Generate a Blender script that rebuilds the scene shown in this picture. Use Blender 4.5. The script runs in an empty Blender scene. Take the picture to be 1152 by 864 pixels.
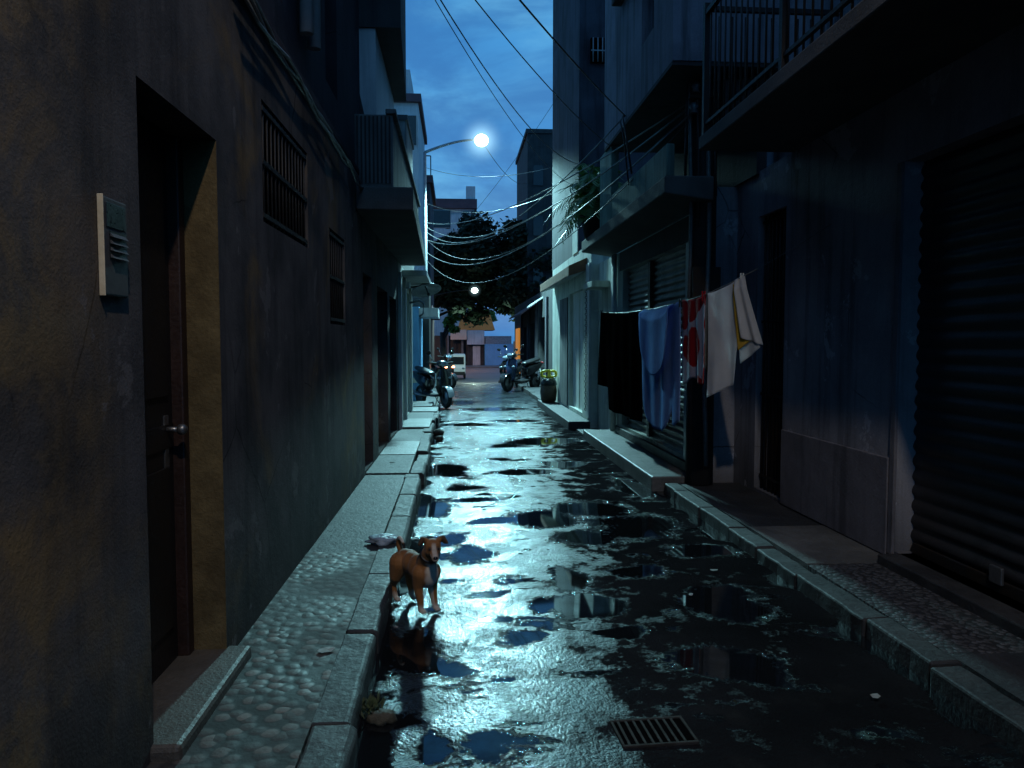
import bpy, bmesh, math, random
from mathutils import Vector, Matrix, noise as mnoise
random.seed(7)
R = math.radians
sc = bpy.context.scene
C = sc.collection

# ------------------------------------------------------------------ materials
def new_mat(name):
    m = bpy.data.materials.new(name); m.use_nodes = True
    nt = m.node_tree; nt.nodes.clear()
    out = nt.nodes.new('ShaderNodeOutputMaterial')
    b = nt.nodes.new('ShaderNodeBsdfPrincipled')
    nt.links.new(b.outputs[0], out.inputs[0])
    return m, nt, b
def nd(nt, t, **kw):
    n = nt.nodes.new(t)
    for k, v in kw.items():
        if k in ('op',): n.operation = v
        elif k == 'ins':
            for i, x in v.items():
                if hasattr(x, 'is_output') or isinstance(x, bpy.types.NodeSocket): nt.links.new(x, n.inputs[i])
                else: n.inputs[i].default_value = x
        else: setattr(n, k, v)
    return n
def math_(nt, op, a, b=0.0, c=0.0, clamp=False):
    n = nd(nt, 'ShaderNodeMath', op=op, ins={0: a, 1: b, 2: c}); n.use_clamp = clamp
    return n.outputs[0]
def noise_(nt, vec, scale, detail=4, rough=.55, dist=0.0):
    n = nd(nt, 'ShaderNodeTexNoise', ins={'Vector': vec, 'Scale': scale, 'Detail': detail, 'Roughness': rough, 'Distortion': dist})
    return n.outputs[0]
def mapr(nt, v, a, b, c=0.0, d=1.0):
    n = nd(nt, 'ShaderNodeMapRange', ins={0: v, 1: a, 2: b, 3: c, 4: d}); n.interpolation_type = 'SMOOTHSTEP'
    return n.outputs[0]
def mixc(nt, f, a, b, mode='MIX'):
    n = nt.nodes.new('ShaderNodeMix'); n.data_type = 'RGBA'; n.blend_type = mode
    for i, x in ((0, f), (6, a), (7, b)):
        if isinstance(x, bpy.types.NodeSocket): nt.links.new(x, n.inputs[i])
        else: n.inputs[i].default_value = x if i == 0 else (tuple(x) + (1,) if len(x) == 3 else x)
    return n.outputs[2]
def scaled(nt, vec, s):
    return nd(nt, 'ShaderNodeMapping', ins={0: vec, 3: s}).outputs[0]
def bump_(nt, h, strength, dist, normal=None):
    n = nd(nt, 'ShaderNodeBump', ins={'Height': h, 'Strength': strength, 'Distance': dist})
    if normal is not None: nt.links.new(normal, n.inputs['Normal'])
    return n.outputs[0]
def pos(nt):
    return nd(nt, 'ShaderNodeNewGeometry').outputs['Position']
def objc(nt):
    return nd(nt, 'ShaderNodeTexCoord').outputs['Object']

def surf(name, c1, c2=None, scale=3.0, rough=.7, bump=.15, metallic=0, grain=60, streak=0.0, streak_col=(.01, .01, .012), spec=.5, sheen=0, stain=0.0, stain_col=(.2, .16, .1), world=True, bdist=.01, aged=0):
    m, nt, b = new_mat(name)
    p = pos(nt) if world else objc(nt)
    c2 = c2 or tuple(x * .6 for x in c1)
    f = mapr(nt, noise_(nt, p, scale, 6, .6), .32, .68)
    col = mixc(nt, f, c1, c2)
    f2 = noise_(nt, p, grain, 3, .6)
    col = mixc(nt, .35, col, nd(nt, 'ShaderNodeValToRGB', ins={0: f2}).outputs[0], 'SOFT_LIGHT')
    if stain:
        col = mixc(nt, mapr(nt, noise_(nt, p, .9, 7, .65, .6), .5, .72, 0, stain), col, stain_col)
    if streak:
        s = noise_(nt, scaled(nt, p, (3.2, 3.2, .22)), 2.2, 6, .65)
        col = mixc(nt, mapr(nt, s, .46, .72, 0, streak), col, streak_col)
    if aged:
        wv = mixc(nt, .12, p, nd(nt, 'ShaderNodeTexNoise', ins={'Vector': p, 'Scale': 2.5, 'Detail': 6.0}).outputs[1], 'ADD')
        ck = nd(nt, 'ShaderNodeTexVoronoi', feature='DISTANCE_TO_EDGE', ins={'Vector': wv, 'Scale': .85}).outputs[0]
        col = mixc(nt, math_(nt, 'MULTIPLY', mapr(nt, ck, .006, 0, 0, .8), mapr(nt, noise_(nt, p, .7, 3), .5, .6)), col, (.008, .008, .008))
        z_ = nd(nt, 'ShaderNodeSeparateXYZ', ins={0: p}).outputs[2]
        col = mixc(nt, mapr(nt, math_(nt, 'ADD', z_, math_(nt, 'MULTIPLY', noise_(nt, p, 3, 5, .65), .9)), 1.15, .45, 0, aged), col, (.02, .019, .02))
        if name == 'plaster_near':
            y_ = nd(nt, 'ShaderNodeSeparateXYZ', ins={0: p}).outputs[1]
            col = mixc(nt, math_(nt, 'MULTIPLY', mapr(nt, y_, 2.6, 1.8), mapr(nt, noise_(nt, p, 2.6, 8, .7, .4), .42, .64, .05, .72)), col, (.3, .2, .09))  # warm lamp tint painted in ochre on the near end of the wall
        pe = noise_(nt, p, 1.7, 8, .68, .3)
        col = mixc(nt, mapr(nt, pe, .60, .625, 0, .5), col, tuple(x*1.7 for x in c1))
    nt.links.new(col, b.inputs['Base Color'])
    nt.links.new(mapr(nt, f2, .2, .8, max(0, rough - .12), min(1, rough + .12)), b.inputs['Roughness'])
    b.inputs['Metallic'].default_value = metallic
    b.inputs['Specular IOR Level'].default_value = spec
    if sheen: b.inputs['Sheen Weight'].default_value = sheen
    if bump:
        h = math_(nt, 'ADD', f2, math_(nt, 'MULTIPLY', noise_(nt, p, grain * .18, 4, .6), 1.5))
        nt.links.new(bump_(nt, h, bump, bdist), b.inputs['Normal'])
    return m
def emit(name, col, s, base=(.5, .5, .5)):
    m, nt, b = new_mat(name)
    b.inputs['Base Color'].default_value = base + (1,)
    b.inputs['Emission Color'].default_value = col + (1,)
    b.inputs['Emission Strength'].default_value = s
    return m

M = {}
M['plaster_near'] = surf('plaster_near', (.13, .12, .12), (.06, .058, .06), 1.9, .9, .3, spec=.15, aged=.7, grain=95, streak=.45, stain=.75, stain_col=(.26, .17, .07), bdist=.006)  # ochre stain is partly real mottling, partly the warm lamp's tint
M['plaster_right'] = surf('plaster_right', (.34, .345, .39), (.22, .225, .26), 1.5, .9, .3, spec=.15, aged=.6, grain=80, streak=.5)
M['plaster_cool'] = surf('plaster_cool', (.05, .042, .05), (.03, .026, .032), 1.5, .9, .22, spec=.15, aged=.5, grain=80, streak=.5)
M['plaster_plinth'] = surf('plaster_plinth', (.19, .185, .215), (.125, .122, .145), 2.5, .8, .35, streak=.5)
M['concrete'] = surf('concrete', (.2, .2, .195), (.12, .12, .12), 2.0, .85, .4, streak=.7)
M['concrete_blue'] = surf('concrete_blue', (.1, .095, .115), (.055, .054, .07), 1.3, .85, .3, streak=.75, streak_col=(.05, .05, .06))
M['concrete_weathered'] = surf('concrete_weathered', (.3, .29, .34), (.17, .165, .2), 1.3, .85, .3, streak=.85, streak_col=(.05, .05, .06))
M['tower_concrete'] = surf('tower_concrete', (.075, .07, .09), (.035, .034, .045), 1.1, .9, .3, spec=.2, streak=.85, streak_col=(.014, .014, .018))
M['concrete_lit_green'] = surf('concrete_lit_green', (.22, .36, .30), (.14, .24, .20), 2.2, .85, .3, streak=.75, streak_col=(.04, .05, .045))  # parapet and pier concrete with the lamp's green light put into the colour
M['concrete_dark'] = surf('concrete_dark', (.05, .05, .052), (.03, .03, .032), 2.0, .85, .4, streak=.5)
M['slab_under'] = surf('slab_under', (.12, .115, .11), (.08, .077, .073), 2.4, .85, .35, stain=.5, stain_col=(.07, .065, .06))
M['limewash'] = surf('limewash', (.74, .77, .68), (.56, .59, .52), 2.5, .8, .25, streak=.55, streak_col=(.12, .12, .1))
M['white_paint'] = surf('white_paint', (.72, .73, .7), (.58, .59, .56), 3, .6, .15, streak=.35, streak_col=(.25, .25, .22))
M['pale_wall'] = surf('pale_wall', (.6, .61, .62), (.48, .49, .5), .8, .8, .1, grain=10, streak=.45, streak_col=(.25, .26, .28))
M['blue_wall'] = surf('blue_wall', (.16, .42, .72), (.12, .34, .6), .6, .8, .1, grain=8, streak=.3, streak_col=(.15, .2, .25))
M['ochre'] = surf('ochre', (.16, .118, .058), (.09, .066, .034), 5, .9, .4, spec=.1, grain=70, stain=.7, stain_col=(.07, .05, .03))
M['brown_door'] = surf('brown_door', (.012, .009, .008), (.007, .006, .006), 4, .5, .15, streak=.4)
M['red_frame'] = surf('red_frame', (.03, .013, .01), (.02, .009, .007), 5, .55, .15)
M['black_door'] = surf('black_door', (.022, .02, .02), (.014, .013, .014), 4, .6, .1)
M['dark_void'] = surf('dark_void', (.004, .004, .005), (.003, .003, .003), 4, 1, 0, spec=0)
M['shutter_dark'] = surf('shutter_dark', (.04, .038, .042), (.022, .022, .025), 2.5, .5, .15, metallic=.2, streak=.5)
M['shutter_grey'] = surf('shutter_grey', (.2, .205, .19), (.12, .12, .115), 2.5, .5, .15, metallic=.25, streak=.6)
M['iron'] = surf('iron', (.03, .03, .033), (.045, .03, .02), 8, .55, .2, metallic=.6)
M['cast_iron'] = surf('cast_iron', (.045, .042, .04), (.028, .025, .023), 14, .85, .3, spec=.12)
M['steel'] = surf('steel', (.25, .25, .26), (.16, .16, .16), 8, .4, .1, metallic=.8)
M['galv'] = surf('galv', (.3, .32, .34), (.2, .21, .23), 6, .5, .1, metallic=.5)
M['intercom_plate'] = surf('intercom_plate', (.085, .085, .09), (.065, .065, .07), 12, .6, .05)
M['intercom_lit_edge'] = surf('intercom_lit_edge', (.72, .6, .42), (.6, .5, .34), 12, .5, .05)
M['black_plastic'] = surf('black_plastic', (.018, .018, .02), (.012, .012, .013), 9, .35, .05)
M['rubber'] = surf('rubber', (.012, .012, .013), (.02, .02, .02), 20, .8, .2)
M['cable'] = surf('cable', (.02, .02, .022), (.03, .03, .03), 20, .45, .0)
M['cable_grey'] = surf('cable_grey', (.19, .2, .19), (.13, .13, .13), 20, .35, .0)
M['wood_pole'] = surf('wood_pole', (.04, .038, .04), (.022, .021, .023), 3, .85, .4, streak=.7)
M['stone_step'] = surf('stone_step', (.085, .073, .062), (.05, .044, .038), 6, .6, .35, stain=.5, stain_col=(.1, .085, .07))
M['terracotta'] = surf('terracotta', (.42, .2, .1), (.28, .13, .07), 5, .8, .3, streak=.3)
M['orange_roof'] = surf('orange_roof', (.9, .24, .04), (.7, .18, .03), .6, .8, .2, grain=14)
M['maroon'] = surf('maroon', (.13, .07, .08), (.09, .05, .06), 1, .8, .1, grain=9)
M['glass_dark'] = surf('glass_dark', (.02, .024, .03), (.015, .018, .022), 2, .12, .02)
M['kerbstone'] = surf('kerbstone', (.042, .042, .044), (.018, .018, .02), 4, .66, .3, grain=35, stain=.5, stain_col=(.06, .06, .06), bdist=.014)
M['paving'] = surf('paving', (.034, .035, .038), (.016, .017, .02), 2.2, .65, .4, grain=45, stain=.55, stain_col=(.07, .07, .075), bdist=.012)
M['paving_light'] = surf('paving_light', (.15, .15, .145), (.085, .085, .083), 2.2, .5, .5, grain=45, stain=.4, stain_col=(.13, .13, .13), bdist=.012)
M['black_gloss'] = surf('black_gloss', (.012, .013, .016), (.01, .01, .012), 3, .18, .02, spec=.6)
M['navy_gloss'] = surf('navy_gloss', (.02, .035, .09), (.015, .028, .07), 3, .2, .02, spec=.6)
M['white_gloss'] = surf('white_gloss', (.75, .77, .78), (.68, .7, .72), 3, .25, .02)
M['headlight_glass'] = surf('headlight_glass', (.22, .28, .34), (.17, .22, .28), 9, .08, .0, spec=.9)
M['chrome'] = surf('chrome', (.7, .7, .72), (.6, .6, .62), 9, .15, .0, metallic=1)
M['black_cloth'] = surf('black_cloth', (.004, .004, .0045), (.003, .003, .003), 12, .95, .3, grain=220, spec=0, bdist=.002)
M['blue_cloth'] = surf('blue_cloth', (.36, .54, .88), (.28, .45, .8), 7, .95, .5, grain=240, spec=0, bdist=.003)
M['white_cloth'] = surf('white_cloth', (.85, .86, .88), (.76, .78, .82), 6, .9, .3, grain=220, spec=0, bdist=.002)
M['yellow_cloth'] = surf('yellow_cloth', (.75, .5, .07), (.66, .42, .05), 8, .9, .3, grain=220, bdist=.002)
M['yellow_plastic'] = surf('yellow_plastic', (.85, .72, .05), (.75, .6, .04), 8, .4, .05)
M['brown_bin'] = surf('brown_bin', (.15, .085, .05), (.08, .05, .03), 6, .4, .2)
M['bag'] = surf('bag', (.3, .37, .45), (.22, .28, .36), 20, .4, .5, grain=60)
M['paper'] = surf('paper', (.3, .3, .29), (.22, .22, .2), 20, .7, .2)
M['rubble'] = surf('rubble', (.09, .075, .05), (.05, .045, .03), 18, .8, .6)
M['moss'] = surf('moss', (.05, .07, .02), (.03, .04, .015), 25, .8, .3)
M['ac_white'] = surf('ac_white', (.5, .51, .52), (.4, .4, .41), 4, .5, .1, streak=.4, streak_col=(.2, .18, .15))
M['bark'] = surf('bark', (.025, .02, .016), (.015, .012, .01), 6, .9, .5)
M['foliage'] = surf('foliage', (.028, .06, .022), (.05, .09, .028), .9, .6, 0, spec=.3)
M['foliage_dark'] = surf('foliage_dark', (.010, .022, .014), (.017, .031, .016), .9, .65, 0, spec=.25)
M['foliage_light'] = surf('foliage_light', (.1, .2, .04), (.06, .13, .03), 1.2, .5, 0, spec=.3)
M['palm'] = surf('palm', (.1, .22, .07), (.16, .3, .08), 6, .4, 0, spec=.4)
M['lamp_glow'] = emit('lamp_glow', (.72, 1.0, .98), 16)
M['lamp_glow_far'] = emit('lamp_glow_far', (.8, 1.0, .92), 14)
M['lamp_glow_warm'] = emit('lamp_glow_warm', (1, .56, .3), 300)
M['tail_red'] = emit('tail_red', (1, .16, .05), 40, (.5, .03, .02))
M['tail_orange'] = emit('tail_orange', (1, .3, .12), 22, (.5, .1, .05))
M['warm_door'] = emit('warm_door', (1, .38, .05), .42, (.5, .25, .05))

# red and white blotched cloth
def red_cloth():
    m, nt, b = new_mat('red_cloth')
    p = scaled(nt, pos(nt), (5, 5 * .5, 2.6))
    v = nd(nt, 'ShaderNodeTexVoronoi', ins={'Vector': p, 'Scale': 1.15, 'Randomness': .8}).outputs[0]
    n = noise_(nt, p, 2.5, 2)
    f = mapr(nt, math_(nt, 'ADD', v, math_(nt, 'MULTIPLY', n, .25)), .65, .69)
    nt.links.new(mixc(nt, f, (.6, .012, .03), (.74, .7, .82)), b.inputs['Base Color'])
    b.inputs['Roughness'].default_value = .9
    nt.links.new(bump_(nt, noise_(nt, pos(nt), 240, 2), .3, .002), b.inputs['Normal'])
    return m
M['red_cloth'] = red_cloth()
for k_, am in (('blue_cloth',.55),('white_cloth',.65),('yellow_cloth',.5),('red_cloth',.6)):
    nt_ = M[k_].node_tree; b_ = next(n for n in nt_.nodes if n.type == 'BSDF_PRINCIPLED'); o_ = next(n for n in nt_.nodes if n.type == 'OUTPUT_MATERIAL')
    tr_ = nt_.nodes.new('ShaderNodeBsdfTranslucent'); mx_ = nt_.nodes.new('ShaderNodeMixShader'); mx_.inputs[0].default_value = am
    nt_.links.new(b_.inputs['Base Color'].links[0].from_socket, tr_.inputs[0]); nt_.links.new(b_.outputs[0], mx_.inputs[1]); nt_.links.new(tr_.outputs[0], mx_.inputs[2]); nt_.links.new(mx_.outputs[0], o_.inputs[0])

# pebble mosaic
def pebbles(name, scale, c1, c2, c3, mortar, strength=1.0, patch=True):
    m, nt, b = new_mat(name)
    p0 = pos(nt)
    p = mixc(nt, .035, p0, nd(nt, 'ShaderNodeTexNoise', ins={'Vector': p0, 'Scale': 6.0}).outputs[1], 'ADD')
    v1 = nd(nt, 'ShaderNodeTexVoronoi', voronoi_dimensions='2D', ins={'Vector': p, 'Scale': scale})
    ve = nd(nt, 'ShaderNodeTexVoronoi', voronoi_dimensions='2D', feature='DISTANCE_TO_EDGE', ins={'Vector': p, 'Scale': scale})
    ramp = nd(nt, 'ShaderNodeValToRGB', ins={0: nd(nt, 'ShaderNodeSeparateColor', ins={0: v1.outputs[1]}).outputs[0]})
    cr = ramp.color_ramp; cr.elements[0].color = c1 + (1,); cr.elements[1].color = c2 + (1,)
    e = cr.elements.new(.55); e.color = c3 + (1,)
    edge = mapr(nt, v1.outputs[0], .52, .36)
    dirt = mapr(nt, noise_(nt, p0, 1.4, 6, .65, .4), .42, .62)
    col = mixc(nt, edge, mortar, ramp.outputs[0])
    f2 = noise_(nt, p0, 60, 3)
    if patch: col = mixc(nt, math_(nt, 'MULTIPLY', dirt, .86), col, (.03, .028, .028))
    col = mixc(nt, .4, col, nd(nt, 'ShaderNodeValToRGB', ins={0: f2}).outputs[0], 'SOFT_LIGHT')
    nt.links.new(col, b.inputs['Base Color'])
    nt.links.new(mapr(nt, noise_(nt, p0, 2.2, 4), .35, .65, .5, .8), b.inputs['Roughness'])
    h = mapr(nt, v1.outputs[0], .6, .1)
    if patch: h = math_(nt, 'MULTIPLY', h, math_(nt, 'SUBTRACT', 1.0, math_(nt, 'MULTIPLY', dirt, .6)))
    h = math_(nt, 'ADD', h, math_(nt, 'MULTIPLY', f2, .35))
    nt.links.new(bump_(nt, h, strength*.6, .007), b.inputs['Normal'])
    return m
M['pebbles_near'] = pebbles('pebbles_near', 15, (.035, .031, .029), (.15, .13, .115), (.06, .053, .048), (.013, .012, .011))
M['pebbles_fine'] = pebbles('pebbles_fine', 30, (.045, .045, .05), (.1, .1, .11), (.065, .065, .07), (.02, .02, .022), .9, False)

# wet asphalt with puddles
PUD = [  # x, y, rx, ry
 (1.35,11.7,.75,.5),(.75,11.2,.3,.3),(-.08,9.1,.33,.55),(.1,8.0,.22,.2),(.55,9.9,.25,.14),(.85,8.9,.35,.2),(1.35,9.5,.3,.25),
 (.75,6.55,.42,.42),(1.25,6.9,.36,.4),(1.5,6.2,.48,.5),(1.05,5.85,.3,.22),(.2,7.35,.35,.16),(-.22,7.0,.16,.35),(.3,6.5,.22,.1),
 (.06,5.5,.2,.3),(-.15,5.9,.18,.2),(.36,4.87,.2,.055),(.05,4.85,.13,.09),(.2,4.62,.14,.06),(.55,4.35,.13,.12),(.76,4.85,.17,.3),(1.2,4.95,.22,.18),(.78,4.35,.2,.2),
 (.36,3.88,.13,.12),(.24,4.12,.13,.07),(-.2,3.72,.22,.32),(-.05,3.5,.14,.1),(.9,3.9,.16,.1),(.2,3.4,.09,.05),(.62,3.42,.12,.055),
 (.12,2.86,.19,.1),(-.15,2.86,.09,.12),(-.25,3.05,.12,.09),(1.75,5.4,.3,.25),(1.3,3.5,.35,.22),(1.6,4.3,.25,.35),(1.85,7.9,.2,.6),(.2,14.2,.5,.35),(1.2,14.8,.6,.3),(.9,17.5,.8,.5),(0,19.5,.6,.8)]
def road_mat():
    m, nt, b = new_mat('wet_asphalt')
    p = pos(nt)
    at = nd(nt, 'ShaderNodeAttribute'); at.attribute_name = 'water'
    d = at.outputs['Fac']
    fine = noise_(nt, p, 26, 4, .65)
    dd = math_(nt, 'ADD', d, math_(nt, 'MULTIPLY', math_(nt, 'SUBTRACT', fine, .5), 1.1))
    pud = mapr(nt, dd, .76, 1.0, 1, 0)
    # free noise puddles, everywhere
    n2 = noise_(nt, scaled(nt, p, (1, 1.5, 1)), 1.9, 8, .64, .35)
    n2 = math_(nt, 'ADD', n2, math_(nt, 'MULTIPLY', math_(nt, 'SUBTRACT', fine, .5), .12))
    pud2 = mapr(nt, n2, .575, .615)
    pud = math_(nt, 'MAXIMUM', pud, pud2)
    damp = mapr(nt, noise_(nt, p, .8, 4, .6), .35, .65)
    agg = nd(nt, 'ShaderNodeTexVoronoi', ins={'Vector': p, 'Scale': 95.0}).outputs[0]
    agg2 = nd(nt, 'ShaderNodeTexVoronoi', ins={'Vector': p, 'Scale': 42.0}).outputs[0]
    gr = noise_(nt, p, 130, 3, .7)
    col = mixc(nt, damp, (.016, .016, .018), (.009, .0095, .0105))
    col = mixc(nt, mapr(nt, noise_(nt, p, 2.4, 5, .6), .55, .75, 0, .5), col, (.03, .029, .028))
    col = mixc(nt, .5, col, nd(nt, 'ShaderNodeValToRGB', ins={0: gr}).outputs[0], 'SOFT_LIGHT')
    col = mixc(nt, pud, col, (.006, .0065, .008))
    nt.links.new(col, b.inputs['Base Color'])
    sep = nd(nt, 'ShaderNodeSeparateXYZ', ins={0: p})
    # right side of the lane has drained and is duller
    dry = mapr(nt, math_(nt, 'ADD', math_(nt, 'SUBTRACT', sep.outputs[0], math_(nt, 'MULTIPLY', sep.outputs[1], .085)), math_(nt, 'MULTIPLY', noise_(nt, p, 1.2, 6, .6), .8)), .15, 1.35)
    rbase = math_(nt, 'ADD', mapr(nt, damp, 0, 1, .3, .2), math_(nt, 'MULTIPLY', dry, .3))
    rr = math_(nt, 'ADD', math_(nt, 'MULTIPLY', rbase, math_(nt, 'SUBTRACT', 1.0, pud)), math_(nt, 'MULTIPLY', pud, .035))
    nt.links.new(rr, b.inputs['Roughness'])
    nt.links.new(math_(nt, 'ADD', math_(nt, 'MULTIPLY', math_(nt, 'MULTIPLY', dry, math_(nt, 'SUBTRACT', 1.0, pud)), -.6), mapr(nt, noise_(nt, p, 4.5, 6, .7), .34, .66, .2, .64)), b.inputs['Specular IOR Level'])
    b.inputs['Specular Tint'].default_value = (.55, .88, 1, 1)
    h = math_(nt, 'ADD', math_(nt, 'MULTIPLY', math_(nt, 'SUBTRACT', 1.0, agg), .55), math_(nt, 'MULTIPLY', math_(nt, 'SUBTRACT', 1.0, agg2), .8))
    h = math_(nt, 'ADD', h, math_(nt, 'MULTIPLY', gr, .5))
    big = noise_(nt, p, 7, 4, .6)
    h = math_(nt, 'ADD', h, math_(nt, 'MULTIPLY', big, .5))
    h = math_(nt, 'MULTIPLY', h, math_(nt, 'SUBTRACT', 1.0, pud))
    nb = bump_(nt, h, 1.0, .0055)
    nt.links.new(nb, b.inputs['Normal'])
    wetf = math_(nt, 'MULTIPLY', math_(nt, 'SUBTRACT', 1.0, pud), math_(nt, 'SUBTRACT', 1.0, dry))
    nt.links.new(math_(nt, 'MULTIPLY', wetf, mapr(nt, noise_(nt, p, 3.1, 7, .7), .42, .58, .05, .6)), b.inputs['Coat Weight'])
    b.inputs['Coat Roughness'].default_value = .13
    b.inputs['Coat IOR'].default_value = 1.33
    nt.links.new(bump_(nt, h, .45, .0035), b.inputs['Coat Normal'])
    return m
M['road'] = road_mat()
M['far_road'] = surf('far_road', (.17, .14, .125), (.11, .1, .09), .5, .5, .3, grain=20)
M['ground'] = surf('ground', (.06, .055, .05), (.04, .04, .035), .2, .9, .2, grain=6)

# ------------------------------------------------------------------ mesh helpers
class MB:
    def __init__(s): s.bm = bmesh.new()
    def quad(s, *ps):
        vs = [s.bm.verts.new(p) for p in ps]; s.bm.faces.new(vs); return vs
    def box(s, x0, x1, y0, y1, z0, z1, mtx=None):
        x0, x1 = min(x0, x1), max(x0, x1); y0, y1 = min(y0, y1), max(y0, y1); z0, z1 = min(z0, z1), max(z0, z1)
        c = [(x0,y0,z0),(x1,y0,z0),(x1,y1,z0),(x0,y1,z0),(x0,y0,z1),(x1,y0,z1),(x1,y1,z1),(x0,y1,z1)]
        vs = [s.bm.verts.new((mtx @ Vector(p)) if mtx else p) for p in c]
        for f in ((0,3,2,1),(4,5,6,7),(0,1,5,4),(1,2,6,5),(2,3,7,6),(3,0,4,7)): s.bm.faces.new([vs[i] for i in f])
        return s
    def prism(s, poly, axis, a, b):
        """poly in the plane across axis; axis 'x': (y,z), 'y': (x,z), 'z': (x,y)"""
        def P(u, v, w): return {'x': (w,u,v), 'y': (u,w,v), 'z': (u,v,w)}[axis]
        A = [s.bm.verts.new(P(u, v, a)) for u, v in poly]; B = [s.bm.verts.new(P(u, v, b)) for u, v in poly]
        n = len(poly)
        s.bm.faces.new(A); s.bm.faces.new(B[::-1])
        for i in range(n): s.bm.faces.new([A[i], B[i], B[(i+1) % n], A[(i+1) % n]])
        return s
    def tube(s, pts, r, seg=8, cap=True):
        pts = [Vector(p) for p in pts]; n = len(pts); rs = r if isinstance(r, (list, tuple)) else [r] * n
        rings = []; up = None
        for i, p in enumerate(pts):
            t = (pts[min(i+1, n-1)] - pts[max(i-1, 0)]).normalized()
            if up is None:
                up = Vector((0,0,1)) if abs(t.z) < .9 else Vector((1,0,0))
            a = t.cross(up); a = a.normalized() if a.length > 1e-6 else t.orthogonal().normalized()
            bq = t.cross(a).normalized(); up = -bq if False else up
            rings.append([s.bm.verts.new(p + (a * math.cos(k*2*math.pi/seg) + bq * math.sin(k*2*math.pi/seg)) * rs[i]) for k in range(seg)])
        for i in range(n-1):
            for k in range(seg):
                f = s.bm.faces.new([rings[i][k], rings[i][(k+1) % seg], rings[i+1][(k+1) % seg], rings[i+1][k]]); f.smooth = True
        if cap:
            s.bm.faces.new(rings[0][::-1]); s.bm.faces.new(rings[-1])
        return s
    def lathe(s, prof, c=(0,0,0), seg=20, axis='z'):
        rings = []
        c = Vector(c)
        def P(r, a, h):
            x, y = r*math.cos(a), r*math.sin(a)
            return c + Vector({'z': (x,y,h), 'x': (h,x,y), 'y': (x,h,y)}[axis])
        for r, h in prof:
            rings.append([s.bm.verts.new(P(max(r, 1e-4), k*2*math.pi/seg, h)) for k in range(seg)])
        for i in range(len(prof)-1):
            for k in range(seg):
                f = s.bm.faces.new([rings[i][k], rings[i][(k+1)%seg], rings[i+1][(k+1)%seg], rings[i+1][k]]); f.smooth = True
        return s
    def ball(s, c, r, seg=12, rings=8, mtx=None):
        r = r if isinstance(r, (tuple, list)) else (r, r, r)
        m = Matrix.Translation(c) @ (mtx or Matrix.Identity(4)) @ Matrix.Diagonal((r[0], r[1], r[2], 1))
        g = bmesh.ops.create_uvsphere(s.bm, u_segments=seg, v_segments=rings, radius=1, matrix=m)
        for v in g['verts']:
            for f in v.link_faces: f.smooth = True
        return s
    def torus(s, c, R_, r, axis='y', seg=24, sub=8):
        prof = [(R_ + r*math.cos(t*2*math.pi/sub), r*math.sin(t*2*math.pi/sub)) for t in range(sub+1)]
        return s.lathe(prof, c, seg, axis)
    def build(s, name, mat, parent=None, bevel=0, segs=2, weld=False, recalc=True):
        if weld: bmesh.ops.remove_doubles(s.bm, verts=s.bm.verts, dist=1e-5)
        if recalc: bmesh.ops.recalc_face_normals(s.bm, faces=s.bm.faces)
        me = bpy.data.meshes.new(name); s.bm.to_mesh(me); s.bm.free()
        me.materials.append(M[mat] if isinstance(mat, str) else mat)
        o = bpy.data.objects.new(name, me); C.objects.link(o)
        if parent: o.parent = parent
        if bevel:
            md = o.modifiers.new('edge', 'BEVEL'); md.width = bevel; md.segments = segs; md.limit_method = 'ANGLE'; md.angle_limit = R(40)
        return o

def tag(o, label, cat, group=None):
    o['label'] = label; o['category'] = cat
    if group: o['group'] = group
    return o
def struct(o): o['kind'] = 'structure'; return o
def thing(name, label, cat, loc=(0,0,0), rz=0, group=None):
    o = bpy.data.objects.new(name, None); C.objects.link(o); o.empty_display_size = .1
    o.location = loc; o.rotation_euler = (0,0,rz)
    return tag(o, label, cat, group)
def dup(root, loc, rz, label, group=None, swap=None):
    def cp(o, par):
        c = o.copy(); C.objects.link(c)
        if par: c.parent = par
        if swap and o.type == 'MESH' and o.name.split('.')[0] in swap:
            c.data = o.data.copy(); c.data.materials[0] = M[swap[o.name.split('.')[0]]]
        for ch in list(o.children): cp(ch, c)
        return c
    r = cp(root, None); r.location = loc; r.rotation_euler = (0,0,rz); r['label'] = label
    if group: r['group'] = group
    return r

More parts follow.
